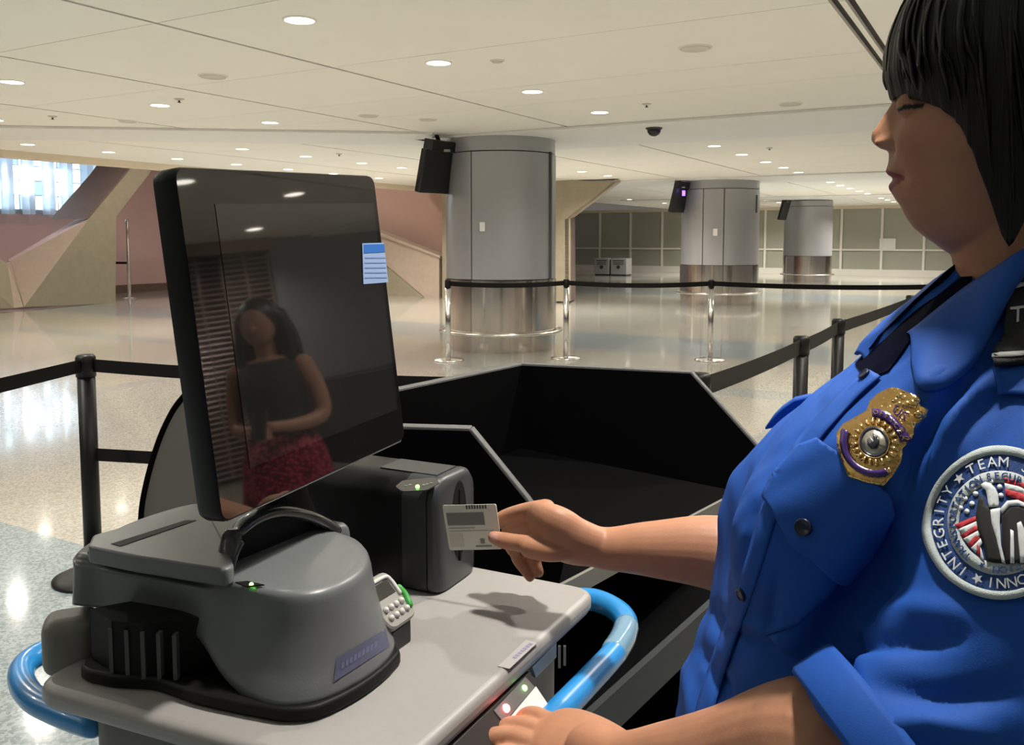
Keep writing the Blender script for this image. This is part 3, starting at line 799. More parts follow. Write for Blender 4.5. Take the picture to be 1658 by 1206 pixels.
# hidden rear outline
rear_t = [np.array([-.20, 1.02, ZS]), np.array([-.30, 1.06, ZS]), np.array([-.40, 1.10, ZS]), np.array([-.45, 1.05, ZS]), np.array([-.475, .98, ZS])]
rear_b = [np.array([p[0], p[1], 1.08]) for p in rear_t]
topP += rear_t; botP += rear_b
n = len(topP)
def closed_cat(P, per=4):
    Q = P[-2:] + P + P[:3]; out = catmull(Q, per)
    return out[2 * per:2 * per + len(P) * per]
T = closed_cat(topP); Bo = closed_cat(botP)
cT = sum(T) / len(T)
rings = []
def lerp(a, b, t): return a + (b - a) * t
for inset, dz in ((.30, .004), (.12, .0035), (.035, .002), (.012, -.002), (.003, -.006)):
    rings.append([lerp(p, np.array([cT[0], cT[1], p[2]]), inset) + UZ * dz for p in T])
for t in (.10, .25, .45, .65, .78):
    fl_ = t ** 1.6
    rings.append([np.array([*lerp(a, b, fl_)[:2], lerp(a, b, t)[2]]) for a, b in zip(T, Bo)])
rings.append([np.array([*lerp(a, b, .93)[:2], lerp(a, b, .90)[2]]) for a, b in zip(T, Bo)])
rings.append([lerp(a, b, 1.0) for a, b in zip(T, Bo)])
rings.append([lerp(b, np.array([cT[0], cT[1], b[2]]), .06) for b in Bo])
V, Fc = loft_vf(rings, True, True)
raw('upper_shell', V, Fc, M_SH, scn, smooth=True)
base_px = [(134, 1088), (170, 1112), (225, 1117), (257, 1121), (320, 1143), (428, 1166), (470, 1171), (520, 1164), (590, 1128), (640, 1085), (640, 1060)]
bp = [pz(x, y, ZT + .001) for x, y in base_px] + [np.array([-.2, 1.02, ZT + .001]), np.array([-.36, 1.03, ZT + .001]), np.array([-.43, .98, ZT + .001])]
prism('base', closed_cat(bp, 4), (0, 0, .014), M_BB, scn, bevel=.003)
bc = sum(bp) / len(bp)
prism('recess', [lerp(p, bc, .55 if i > 2 else .06) + UZ * .008 for i, p in enumerate(bp)], (0, 0, .06), M_BB, scn)
for k in range(5):
    x = 175 + 26 * k; a = pz(x, 1104 + 3 * k, ZT + .01); box('rib', a + np.array([0, .012, .026]), (.004, .008, .05), M_SHD, scn)
# raised tray at the left rear of the shell
tz = 1.178
tray_px = [(142, 884), (150, 866), (178, 858), (250, 838), (318, 816), (345, 842), (372, 895), (379, 915), (366, 922), (300, 912), (220, 900)]
tp = rounded([pz(x, y, tz) for x, y in tray_px], .004, 3)
tray_o = prism('tray', tp, (0, 0, -.0185), M_SH, scn, bevel=.0055, bseg=3)
prism('tray_groove', [pz(x, y, tz + .0006) for x, y in ((180, 880), (300, 842), (318, 842), (195, 884))], (0, 0, -.003), M_BB, tray_o)
prism('seam', [pz(x, y, ZS + .004) for x, y in ((143, 893), (300, 922), (372, 930), (372, 932), (300, 925), (142, 897))], (0, 0, .002), M_BB, scn)
# green lamp in a dark wedge
prism('lamp_wedge', [pz(x, y, ZS + .0045) for x, y in ((381, 944), (401, 942), (428, 948), (400, 951))], (0, 0, .0012), M_BB, scn)
V, Fc = ico_vf(pz(407, 946.5, ZS + .0055), .0022, 12, 8); raw('status_lamp', V, Fc, mat('green_led', (.25, 1, .12)), scn, smooth=True)
# collar hoop in front of the monitor foot
hp = [(366, 925), (370, 895), (384, 862), (412, 838), (450, 828), (492, 834), (522, 846), (540, 858)]
hY = [.865, .87, .88, .90, .93, .965, .985, .995]
hoop = [py_(x, y, Y) for (x, y), Y in zip(hp, hY)]
V, Fc = tube_vf(hoop, [(.013, .007)] * len(hoop), seg=12, per=6, updir=np.array([.3, .6, .7])); raw('collar_hoop', V, Fc, mat('hoop_black', (.03, .032, .034), .22, coat=.4), scn, smooth=True)
inner = catmull([py_(x, y, Y + .012) for (x, y), Y in zip(hp, hY)], 5)
fanb = [np.array([p[0], p[1] + .004, ZS - .01]) for p in inner]
V = inner + fanb; k = len(inner); Fc = [(i, i + 1, k + i + 1, k + i) for i in range(k - 1)]
o = raw('collar_well', V, Fc, M_BB, scn); md = o.modifiers.new('s', 'SOLIDIFY'); md.thickness = .004
# drum label plate
lab = []
def drum_quad(name, px4, m, off=.0012):
    # four corners pushed onto the shell by ray casting
    P4 = []
    for x, y in px4:
        d = Vector(ray(x, y)).normalized(); h = BV.ray_cast(Vector(OO), d)
        P4.append(np.array(h[0]) - np.array(d) * off)
    return P4
shell_o = [o for o in scn.children if o.name.startswith('upper_shell')][0]
BV = bvh_of(shell_o.data)
def skin_patch(name, px4, nx, ny, BVt, m, parent, off=.0012, th=.001, label=None):
    (a, b, c_, d_) = [np.array(q, float) for q in px4]; V = []
    for j in range(ny + 1):
        for i in range(nx + 1):
            u, w = i / nx, j / ny; q = a * (1 - u) * (1 - w) + b * u * (1 - w) + c_ * u * w + d_ * (1 - u) * w
            dd = Vector(ray(*q)).normalized(); h = BVt.ray_cast(Vector(OO), dd)
            hp_ = h[0] if h[0] is not None else Vector(OO) + dd * 1.0
            V.append(np.array(hp_) - np.array(dd) * off)
    Fc = [(j * (nx + 1) + i, j * (nx + 1) + i + 1, (j + 1) * (nx + 1) + i + 1, (j + 1) * (nx + 1) + i) for j in range(ny) for i in range(nx)]
    return raw(name, V, Fc, m, parent, smooth=True, label=label)
skin_patch('maker_label', [(545, 1066), (624, 1018), (631, 1046), (540, 1104)], 8, 4, BV, M_BLUEGREY, shell_o, .0015)
for i in range(9):
    u0 = .12 + i * .085
    def LQ(u, w): return (545 + 79 * u - 3 * w, 1066 - 48 * u + 38 * w - 4 * u * w)
    skin_patch('label_print', [LQ(u0, .35), LQ(u0 + .055, .35), LQ(u0 + .055, .62), LQ(u0, .62)], 1, 1, BV, mat('label_print', (.12, .12, .22), .45), shell_o, .002)

# ---- monitor
MC = np.array([-.22503596, .95290919, 1.404483])
def rodr(r):
    r = np.array(r); th = np.linalg.norm(r); k = r / th; K = np.array([[0, -k[2], k[1]], [k[2], 0, -k[0]], [-k[1], k[0], 0]])
    return np.eye(3) + math.sin(th) * K + (1 - math.cos(th)) * K @ K
MR = rodr([-.06650436, -.09187127, 1.13087968]); MW, MH = .32824, .34
mx, mn, mz = MR[:, 0], -MR[:, 1], MR[:, 2]
M_MONB = mat('monitor_black', (.005, .005, .005), .4, spec=.3)
M_GLASS = mat('monitor_glass', (.004, .004, .0042), .03, spec=1.0, coat=.35)
M_SCR = mat('screen_dark', (.012, .0115, .0105), .03, spec=1.0, coat=1.0)
def mp_(u, w, d=0.0): return MC + mx * u + mz * w + mn * d
def rrect(w, h, r, d, k=5):
    cs = [(-w / 2, -h / 2), (w / 2, -h / 2), (w / 2, h / 2), (-w / 2, h / 2)]
    return rounded([mp_(a, b, d) for a, b in cs], r, k)
V, Fc = loft_vf([rrect(MW - .02, MH - .02, .012, -.034), rrect(MW - .004, MH - .004, .012, -.03), rrect(MW, MH, .012, -.022), rrect(MW, MH, .012, -.004), rrect(MW - .003, MH - .003, .012, -.0005)])
mon = raw('monitor_body', V, Fc, M_MONB, scn, smooth=True); mon.data.set_sharp_from_angle(angle=.8)
prism('monitor_glass', rrect(MW - .004, MH - .004, .012, 0), -mn * .002, M_GLASS, mon)
sw0, sw1, sh0, sh1 = -.118, .1535, -.128, .135
prism('screen', [mp_(a, b, .0006) for a, b in ((sw0, sh0), (sw1, sh0), (sw1, sh1), (sw0, sh1))], -mn * .0004, M_SCR, mon)
prism('monitor_back', [mp_(a, b, -.03) for a, b in ((-.11, -.13), (.11, -.13), (.11, .11), (-.11, .11))], -mn * .03, M_MONB, mon, bevel=.01)
f0 = mp_(.03, -.10, -.085)
V, Fc = tube_vf([f0, np.array([f0[0] + .0, f0[1], 1.2]), np.array([f0[0] + .01, f0[1], 1.15])], [(.05, .025), (.05, .03), (.06, .035)], seg=16, per=4); raw('monitor_neck', V, Fc, M_BB, scn, smooth=True)
# bright chrome line under the glass
V, Fc = tube_vf([mp_(-MW / 2 + .01, -MH / 2 + .0, -.002), mp_(MW / 2 - .010, -MH / 2 + .0, -.002), mp_(MW / 2 - .001, -MH / 2 + .009, -.002), mp_(MW / 2 - .0005, -MH / 2 + .022, -.002)], .0009, seg=8, per=1)
raw('bezel_line', V, Fc, mat('pale_bezel_line', (.5, .5, .48), .3, .4), mon, smooth=True)
# blue and white reflection of a display, painted as a flat plate
def mq(x, y): 
    p = pl(x, y, MC + mn * .0012, mn); return p
prism('display_reflection', [mq(x, y) for x, y in ((586, 394), (621, 393), (628, 457), (588, 460))], mn * .0006, mat('reflected_pale_blue', (.27, .38, .62), .5), mon, label='painted pale blue reflection of a display on the screen border')
prism('reflection_header', [mq(x, y) + mn * .0007 for x, y in ((588, 396), (621, 395), (622.5, 408), (588, 410))], mn * .0003, mat('reflected_blue', (.02, .14, .48), .5), mon)
for i in range(5):
    y = 416 + i * 8
    prism('reflection_line', [mq(x, yy) + mn * .0007 for x, yy in ((590, y + .4), (623 + i * .6, y), (623 + i * .6, y + 2), (590, y + 2.4))], mn * .0003, mat('reflected_ink', (.18, .27, .5), .5), mon)

# ================================================================== DOCUMENT READER (where the card goes in)
M_RD = mat('reader_black', (.007, .007, .008), .4, spec=.3, bump=.05, bscale=600)
M_RDT = mat('reader_charcoal', (.035, .037, .041), .36, bump=.05, bscale=600)
rd = thing('card_reader', 'black rounded card reader standing on the cart behind the scanner', 'card reader', pz(700, 965, ZT))
g0 = pz(704, 966, ZT)                                    # near bottom corner of the front
fx = np.array([.90, -.436, 0.]); fx /= np.linalg.norm(fx); fy = np.array([.436, .90, 0.])
RHt = .147; RD = .105
def rdp(u, w, h): return g0 + fx * u + fy * w + UZ * h
prof = []                                                # section across the reader (w, h), rounded top
def section(u, grow=0.0, lean=0.0):
    pts = []
    w0, w1, h1, r = 0 - grow, RD + grow, RHt + grow, .03
    for (cw, ch, a0, a1) in ((w0 + .012, .012, math.pi, 1.5 * math.pi), (w1 - .012, .012, 1.5 * math.pi, 2 * math.pi), (w1 - r, h1 - r, 0, .5 * math.pi), (w0 + r, h1 - r, .5 * math.pi, math.pi)):
        rr = .012 if ch < .02 else r
        for t in np.linspace(a0, a1, 7): pts.append(rdp(u + lean * (ch + rr * math.sin(t)), cw + rr * math.cos(t), max(.002, ch + rr * math.sin(t))))
    return pts
V, Fc = loft_vf([section(-.21, -.006), section(-.205), section(-.10), section(-.048)]); raw('housing', V, Fc, M_RD, rd, smooth=True).data.set_sharp_from_angle(angle=.7)
V, Fc = loft_vf([section(-.048, .0004), section(-.012, .0004)]); raw('front_body', V, Fc, M_RDT, rd, smooth=True).data.set_sharp_from_angle(angle=.7)
V, Fc = loft_vf([section(-.0125, -.004), section(-.0095, -.004)]); raw('cover_gap', V, Fc, M_BB, rd)
V, Fc = loft_vf([section(-.0100, .0008), section(-.004, .0004), section(.001, -.003), section(.004, -.009), section(.0055, -.018)]); raw('front_cover', V, Fc, M_RDT, rd, smooth=True).data.set_sharp_from_angle(angle=.9)
# slot and thumb recess on the front
prism('slot', [rdp(.0056, .052, .03), rdp(.0056, .056, .03), rdp(.0056, .056, .125), rdp(.0056, .052, .125)], fx * .002, M_BB, rd)
V, Fc = loft_vf([[rdp(.0057, .054 + .02 * math.cos(a), .085 + .052 * math.sin(a)) for a in np.linspace(0, 2 * math.pi, 25)[:-1]], [rdp(.0065, .054 + .018 * math.cos(a), .085 + .05 * math.sin(a)) for a in np.linspace(0, 2 * math.pi, 25)[:-1]]]); raw('thumb_recess', V, Fc, M_BB, rd)
# top panel with lamp
prism('top_cover', [rdp(u, w, RHt + .0004) for u, w in ((-.10, .028), (-.0125, .028), (-.0125, .078), (-.10, .078))], UZ * .0008, M_RDT, rd)
tpz = ZT + RHt + .0015
pp = rounded([pz(x, y, tpz) for x, y in ((640, 789), (652, 779), (705, 774), (712, 783), (690, 795), (652, 797))], .004, 3)
prism('button_panel', pp, (0, 0, .0012), mat('button_panel_black', (.02, .02, .02), .25), rd)
V, Fc = ico_vf(pz(676, 788, tpz + .0015), .0026, 12, 8); raw('status_lamp', V, Fc, mat('green_led', (.25, 1, .12)), rd, smooth=True)
for x, y in ((657, 786), (664, 784.5), (686, 785), (692, 783.5), (698, 782)):
    q = pz(x, y, tpz + .0014); box('button_mark', q, (.0035, .0018, .0006), mat('grey_print', (.35, .35, .35), .5), rd)

# ================================================================== SMALL KEYPAD
M_KP = mat('keypad_grey', (.24, .235, .215), .42)
M_KPW = mat('key_white', (.55, .54, .52), .4)
kp = thing('keypad', 'small pale keypad with white keys between scanner and card reader', 'keypad', pz(640, 985, ZT))
ka, kb, kc = pz(600, 1010, ZT + .030), pz(651, 977, ZT + .030), None
ku = (kb - ka); ku[2] = 0; ku /= np.linalg.norm(ku)
kn_h = np.array([ku[1], -ku[0], 0]); kn = kn_h * .70 + UZ * .714; kv = UZ * .70 - kn_h * .714
kO = pz(630, 970, ZT + .052)
def kpt(u, w, d=0.0): return kO + ku * u * .85 + kv * w * .85 + kn * d
V, Fc = loft_vf([rounded([kpt(a, b, d) for a, b in ((-.030, -.036), (.030, -.036), (.030, .036), (-.030, .036))], .012, 5) for d in (-.016, -.002)] + [rounded([kpt(a, b, 0) for a, b in ((-.028, -.034), (.028, -.034), (.028, .034), (-.028, .034))], .011, 5)])
raw('keypad_body', V, Fc, M_KP, kp, smooth=True).data.set_sharp_from_angle(angle=.7)
prism('display_window', [kpt(a, b, .0008) for a, b in ((-.020, .004), (.018, .004), (.018, .024), (-.020, .024))], -kn * .001, M_SCR, kp)
V, Fc = tube_vf([kpt(-.022, .028, .001), kpt(.016, .028, .001), kpt(.023, .02, .001), kpt(.023, .0, .001)], .0024, seg=8, per=4); raw('hood', V, Fc, M_KPW, kp, smooth=True)
for i in range(4):
    for j in range(2):
        V, Fc = ico_vf(kpt(-.018 + .0115 * i, -.010 - .012 * j, .001), .0036, 12, 8); raw('key', V, Fc, M_KPW, kp, smooth=True)
V, Fc = tube_vf([kpt(.0285, .006, .0), kpt(.030, -.006, .0), kpt(.026, -.02, .0)], .004, seg=10, per=4); raw('green_grip', V, Fc, mat('green_grip', (.04, .30, .05), .4), kp, smooth=True)
box('keypad_foot', kO - kn * .02 - kv * .022 + UZ * -.010, (.04, .03, .03), M_DARK, kp, ax=(ku, np.array([-ku[1], ku[0], 0]), UZ), bevel=.004)

# ================================================================== OFFICER
M_SKIN = bpy.data.materials.new('skin'); M_SKIN.use_nodes = True
nt = M_SKIN.node_tree; b = nt.nodes['Principled BSDF']
at = nt.nodes.new('ShaderNodeAttribute'); at.attribute_name = 'tint'
tcn = nt.nodes.new('ShaderNodeTexCoord'); nz = nt.nodes.new('ShaderNodeTexNoise'); nz.inputs['Scale'].default_value = 45; nz.inputs['Detail'].default_value = 4
nt.links.new(tcn.outputs['Object'], nz.inputs['Vector'])
mr = nt.nodes.new('ShaderNodeMapRange'); mr.inputs[3].default_value = .86; mr.inputs[4].default_value = 1.14; nt.links.new(nz.outputs['Fac'], mr.inputs[0])
vm = nt.nodes.new('ShaderNodeVectorMath'); vm.operation = 'SCALE'; nt.links.new(at.outputs['Color'], vm.inputs[0]); nt.links.new(mr.outputs[0], vm.inputs['Scale'])
nt.links.new(vm.outputs[0], b.inputs['Base Color'])
b.inputs['Roughness'].default_value = .5; b.inputs['Specular IOR Level'].default_value = .35
b.inputs['Subsurface Weight'].default_value = .12; b.inputs['Subsurface Radius'].default_value = (.012, .004, .002)
nb = nt.nodes.new('ShaderNodeTexNoise'); nb.inputs['Scale'].default_value = 420; nt.links.new(tcn.outputs['Object'], nb.inputs['Vector'])
bpn = nt.nodes.new('ShaderNodeBump'); bpn.inputs['Strength'].default_value = .12; bpn.inputs['Distance'].default_value = .001
nt.links.new(nb.outputs['Fac'], bpn.inputs['Height']); nt.links.new(bpn.outputs['Normal'], b.inputs['Normal'])
SKIN_RGB = np.array([.43, .205, .12])

M_SHIRT = mat('royal_blue_cloth', (.010, .078, .38), .72, spec=.25, noise=.05, nscale=25, bump=.10, bscale=1200)
M_NAVY = mat('navy_cloth', (.002, .003, .012), .9, spec=.02, bump=.2, bscale=700)  # trousers cloth; also the painted shade in the collar opening
M_BTN = mat('navy_button', (.008, .012, .045), .3)

off = thing('person', 'officer in royal blue uniform shirt with badge holding a card', 'person', (.42, .72, 0))

# ---------------- head
fh = np.array([-.887, .461, 0.0]); nl_ = np.array([-.461, -.887, 0.0]); HC = np.array([.40, .69, 1.58])
def au(x, y):
    p = pl(x, y, HC, nl_) - HC; return p @ fh, p[2]
def hw_(a, l, u): return HC + fh * a + nl_ * l + UZ * u
prof_px = [(1580, -62), (1530, -40), (1492, 0), (1468, 40), (1457, 80), (1452, 115), (1451, 135), (1453, 153), (1444, 164), (1433, 182), (1420, 201), (1410, 215), (1408.5, 225), (1414, 234), (1424, 239), (1436, 242.5), (1439, 248), (1438.5, 263), (1435.5, 273), (1436.5, 280), (1444, 287), (1446, 291), (1442.5, 299), (1443.5, 311), (1448, 321), (1457, 332), (1466, 351), (1478, 368), (1497, 384), (1515, 396), (1528, 406), (1544, 412)]
base_px = [(1580, -62), (1530, -40), (1492, 0), (1468, 40), (1457, 80), (1452, 115), (1454, 135), (1460, 153), (1459, 168), (1455, 185), (1450, 205), (1446, 225), (1444, 243), (1444.5, 265), (1447, 290), (1449, 312), (1450, 321), (1457, 332), (1466, 351), (1478, 368), (1497, 384), (1515, 396), (1528, 406), (1544, 412)]
pf = np.array([au(*q) for q in prof_px]); pb = np.array([au(*q) for q in base_px])
def interp_u(tab, u): 
    o = np.argsort(tab[:, 1]); return np.interp(u, tab[o, 1], tab[o, 0])
AF = au(1452, 115)[0]
def y2u(y): return au(1500, y)[1]
wtab = np.array([[y2u(y), w] for y, w in ((-62, .012), (-45, .036), (-20, .053), (20, .066), (80, .073), (140, .072), (180, .0705), (220, .070), (250, .067), (290, .062), (330, .057), (360, .053), (385, .047), (400, .038), (408, .026), (413, .012))])[::-1]
btab = np.array([[y2u(y), a] for y, a in ((-62, AF - .125), (-45, AF - .155), (-20, AF - .175), (40, AF - .192), (120, AF - .195), (200, AF - .180), (260, AF - .16), (320, AF - .15), (380, AF - .14), (400, AF - .125), (413, AF - .09))])[::-1]
rings = []
for y in list(np.linspace(-60, 120, 22)) + list(np.linspace(126, 410, 96)):
    u = y2u(y); af = interp_u(pf, u); ab0 = interp_u(pb, u); w = np.interp(u, wtab[:, 0], wtab[:, 1]); bk = np.interp(u, btab[:, 0], btab[:, 1])
    am = bk + (ab0 - bk) * .47; bump = af - ab0
    sig = np.interp(y, [135, 165, 205, 228, 242, 246, 262, 280, 300, 320, 335], [.010, .0085, .0105, .0135, .0125, .012, .021, .025, .021, .018, .03])
    ring = []
    for k in range(96):
        th = 2 * math.pi * k / 96; ct, st = math.cos(th), math.sin(th)
        ex = 2 / 2.25; exf = 2 / np.interp(y, [100, 190, 260, 340, 400], [2.1, 2.0, 1.72, 1.75, 2.0])
        a = am + (ab0 - am if ct > 0 else am - bk) * math.copysign(abs(ct) ** (exf if ct > 0 else ex), ct); l = w * math.copysign(abs(st) ** ex, st)
        if ct > 0:
            a += bump * math.exp(-(l / sig) ** 2)
            # eye socket and alar crease, cheek fullness
            e_ = math.exp(-(((abs(l) - .031) / .015) ** 2) - (((y - 176) / 20) ** 2)); a -= .0075 * e_
            a += .0065 * math.exp(-(((abs(l) - .042) / .018) ** 2) - (((y - 232) / 34) ** 2))
            a += .0085 * math.exp(-(((abs(l) - .0130) / .0052) ** 2) - (((y - 232) / 8.5) ** 2))      # nostril wing
            a -= .0055 * math.exp(-(((abs(l) - .0205) / .0042) ** 2) - (((y - 238) / 13) ** 2))          # crease beside it
            a -= .0040 * math.exp(-(((abs(l) - .0275) / .006) ** 2) - (((y - 288) / 8) ** 2))           # mouth corner
            a -= .0042 * math.exp(-((abs(l) / .021) ** 2) - (((y - 289.5) / 2.8) ** 2)); a += .0030 * math.exp(-((abs(l) / .022) ** 2) - (((y - 302) / 8) ** 2)) * (abs(l) > .004); a += .0022 * math.exp(-((abs(l) / .022) ** 2) - (((y - 279) / 6) ** 2)) * (abs(l) > .004)                # line between the lips
        ring.append(hw_(a, l, u))
    rings.append(ring)
head_vf = loft_vf(rings)
def hp3(x, y, l=0.0): a, u = au(x, y); return hw_(a, l, u)
neck_vf = tube_vf([hp3(1640, 250), hp3(1655, 340), hp3(1674, 430), hp3(1700, 520), hp3(1720, 620)], [.058, .056, .0565, .066, .09], seg=32, per=5)
# far eyeball-like lid bulges
lids = [ico_vf(hw_(au(1466, 176)[0] - .006, s * .031, au(1466, 178)[1]), (.0115, .0115, .0105), 16, 10) for s in (-1, 1)]

# ---------------- arms and hands
def P3(x, y, Y): return py_(x, y, Y)
SHN, SHF = np.array([.375, .575, 1.375]), np.array([.455, .875, 1.365])
near_arm = tube_vf([SHN, np.array([.335, .545, 1.28]), np.array([.295, .535, 1.205]), P3(1415, 1290, .535), P3(1330, 1212, .56), P3(1185, 1236, .62), P3(1090, 1240, .67), P3(1012, 1240, .715), P3(960, 1218, .755)],
                   [.045, .048, .048, .048, .047, .041, .034, .028, .027], seg=28, per=6)
EF = P3(1265, 955, .925)
far_arm = tube_vf([SHF, np.array([.37, .90, 1.25]), EF, P3(1175, 899, .945), P3(1060, 889, .968), P3(985, 888, .985), P3(945, 880, .99)],
                  [.052, .05, .046, .043, .032, .0245, (.020, .025)], seg=28, per=6)
hand = []
# far (right) hand holding the card
hand.append(tube_vf([P3(968, 886, .985), P3(928, 875, .988), P3(896, 858, .994), P3(872, 842, 1.010)], [(.020, .0245), (.022, .031), (.0225, .0345), (.015, .027)], seg=24, per=5, updir=(-.12, -.3, 1)))
hand.append(tube_vf([P3(930, 888, .980), P3(890, 890, .980), P3(858, 886, .988)], [.013, .014, .0125], seg=18, per=4))
hand.append(tube_vf([P3(885, 886, .982), P3(846, 880, .998), P3(816, 875, 1.010), P3(800, 870, 1.015)], [.0130, .0104, .0098, .0078], seg=18, per=5))          # thumb
hand.append(tube_vf([P3(884, 824, 1.002), P3(852, 828, 1.025), P3(822, 836, 1.047), P3(803, 846, 1.058), P3(792, 855, 1.06)], [.0120, .0108, .0100, .0092, .0075], seg=18, per=5))      # index behind the card
hand.append(tube_vf([P3(878, 838, 1.015), P3(840, 848, 1.048), P3(822, 868, 1.062), P3(830, 890, 1.058)], [.0122, .0108, .0098, .008], seg=18, per=5))
hand.append(tube_vf([P3(884, 858, 1.022), P3(848, 872, 1.052), P3(838, 898, 1.060), P3(852, 922, 1.050), P3(858, 934, 1.042)], [.0118, .0105, .0095, .0082, .0062], seg=18, per=5))
hand.append(tube_vf([P3(895, 872, 1.025), P3(868, 888, 1.050), P3(866, 910, 1.052), P3(872, 926, 1.042)], [.0108, .0092, .0085, .0068], seg=18, per=5))
# near (left) hand resting on the tube by the indicator box
hand.append(tube_vf([P3(1000, 1236, .722), P3(950, 1212, .765), P3(905, 1198, .80), P3(880, 1194, .815)], [(.030, .019), (.036, .018), (.040, .016), (.036, .013)], seg=24, per=5, updir=(-.25, -.25, 1)))
hand.append(tube_vf([P3(902, 1180, .825), P3(870, 1162, .845), P3(850, 1163, .853), P3(838, 1186, .850)], [.0115, .0106, .0098, .0078], seg=18, per=5))    # index
hand.append(tube_vf([P3(888, 1194, .815), P3(845, 1177, .835), P3(815, 1182, .838), P3(798, 1206, .832)], [.0118, .0108, .0100, .008], seg=18, per=5))     # middle
hand.append(tube_vf([P3(880, 1212, .80), P3(832, 1195, .818), P3(795, 1196, .822), P3(775, 1222, .815)], [.0115, .0105, .0098, .008], seg=18, per=5))     # ring
hand.append(tube_vf([P3(888, 1232, .785), P3(840, 1222, .80), P3(808, 1222, .802), P3(790, 1243, .80)], [.0105, .0092, .0086, .007], seg=18, per=5))      # little
hand.append(tube_vf([P3(985, 1222, .745), P3(945, 1185, .79), P3(918, 1172, .825), P3(890, 1170, .85)], [.014, .013, .011, .0085], seg=18, per=5))        # thumb
core = loft_vf([[np.array([.46 + .085 * math.cos(t), .72 + .13 * math.sin(t), z]) for t in np.linspace(0, 2 * math.pi, 33)[:-1]] for z in (.98, 1.1, 1.25, 1.34)] +
               [[np.array([.46 + .07 * math.cos(t), .72 + .10 * math.sin(t), 1.385]) for t in np.linspace(0, 2 * math.pi, 33)[:-1]]])
bm_ = remesh('body', [head_vf, neck_vf, near_arm, far_arm, core] + hand + lids, .0019, 3, .5)
co = mesh_np(bm_)
tint = np.tile(SKIN_RGB, (len(co), 1))
rel = co - HC; aa = rel @ fh; ll = rel @ nl_; uu = rel[:, 2]
# lips: between the traced upper and lower borders, narrowing to the corners
uU, uM, uL = y2u(268), y2u(290), y2u(315)
lw = np.clip(1 - np.abs(ll) / .0275, 0, 1) ** .6
front = aa > (interp_u(pb, y2u(290)) - .034)
lip = front & (uu < uM + (uU - uM) * lw) & (uu > uM - (uM - uL) * lw) & (np.abs(ll) < .0275)
tint[lip] = (.23, .055, .06)
lash = front & (np.abs(np.abs(ll) - .033) < .011) & (np.abs(uu - y2u(185) - (np.abs(ll) - .031) * .1) < .0016)
tint[lash] = (.02, .012, .01)
brow = (aa > 0) & (np.abs(np.abs(ll) - .032) < .02) & (np.abs(uu - y2u(158)) < .003)
pass
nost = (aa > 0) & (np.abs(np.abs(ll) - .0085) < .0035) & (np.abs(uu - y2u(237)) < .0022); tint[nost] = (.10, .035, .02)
for tip, r in ((P3(797, 868, 1.004), .0075), (P3(836, 1176, .846), .005), (P3(796, 1196, .827), .005)):      # nails
    tint[np.linalg.norm(co - tip, axis=1) < r] = (.52, .27, .24)
ca = bm_.color_attributes.new('tint', 'FLOAT_COLOR', 'POINT')
ca.data.foreach_set('color', np.hstack([tint, np.ones((len(co), 1))]).ravel().astype(np.float32))
put('body', bm_, M_SKIN, off, smooth=True)

# ---------------- hair: an angled bob with a fringe
M_HAIR = bpy.data.materials.new('black_hair'); M_HAIR.use_nodes = True
nt = M_HAIR.node_tree; b = nt.nodes['Principled BSDF']; b.inputs['Base Color'].default_value = (.0055, .0045, .0045, 1); b.inputs['Roughness'].default_value = .34; b.inputs['Specular IOR Level'].default_value = .35
at = nt.nodes.new('ShaderNodeAttribute'); at.attribute_name = 'strand'
mp2 = nt.nodes.new('ShaderNodeMapping'); mp2.inputs['Scale'].default_value = (1, 1, 1); nt.links.new(at.outputs['Vector'], mp2.inputs['Vector'])
nz = nt.nodes.new('ShaderNodeTexNoise'); nz.inputs['Scale'].default_value = 1.0; nz.inputs['Detail'].default_value = 3; nt.links.new(mp2.outputs[0], nz.inputs['Vector'])
bpn = nt.nodes.new('ShaderNodeBump'); bpn.inputs['Strength'].default_value = .55; bpn.inputs['Distance'].default_value = .002
nt.links.new(nz.outputs['Fac'], bpn.inputs['Height']); nt.links.new(bpn.outputs['Normal'], b.inputs['Normal'])
ubt = np.array([(0, 160), (12, 161), (25, 166), (38, 176), (48, 192), (57, 222), (63, 262), (69, 325), (73, 378), (76.5, 400), (80, 372), (86, 315), (96, 292), (120, 288), (180, 292)], float)
HCa = au(1434, 90)[0] - .118; u_eq = y2u(95)
NT_, NV = 260, 44
def hair_pt(th, t, r_off=0.0):
    d = abs(math.degrees(th)); d = 360 - d if d > 180 else d
    ub = y2u(np.interp(d, ubt[:, 0], ubt[:, 1])); ct, st = math.cos(th), math.sin(th)
    ra = (.118 if ct > 0 else .112); rl = .0855
    if t < .5:
        ph_ = t / .5 * math.pi / 2; k = math.sin(ph_); u = u_eq + .098 * math.cos(ph_)
        k = k ** .92
    else:
        f = (t - .5) / .5; u = u_eq + (ub - u_eq) * f
        dz = u_eq - u
        k = 1 - 1.15 * max(0, dz - .01) ** 1.2 * (1.5 if d < 55 else .95)
        if d > 88: k -= .10 * f * f
        if d < 60: k -= .028 * f ** 3
    wav = .0005 * math.sin(th * 41 + 4 * t) + .0004 * math.sin(th * 73 + 6 * t + 1) + .0008 * math.sin(th * 13 + 5 * t)
    k2 = k * (1 + (wav * min(1, t * 4)) / .1) + r_off / .1 * min(1, k)
    return hw_(HCa + ra * ct * k2, rl * st * k2, u)
V, SC, Fc = [], [], []
for j in range(NV):
    t = (j + .3) / (NV - .7) if j else .01
    for i in range(NT_):
        th = 2 * math.pi * i / NT_
        V.append(hair_pt(th, min(1, t))); SC.append((th * 75, t * 2.2, 3 * math.sin(th)))
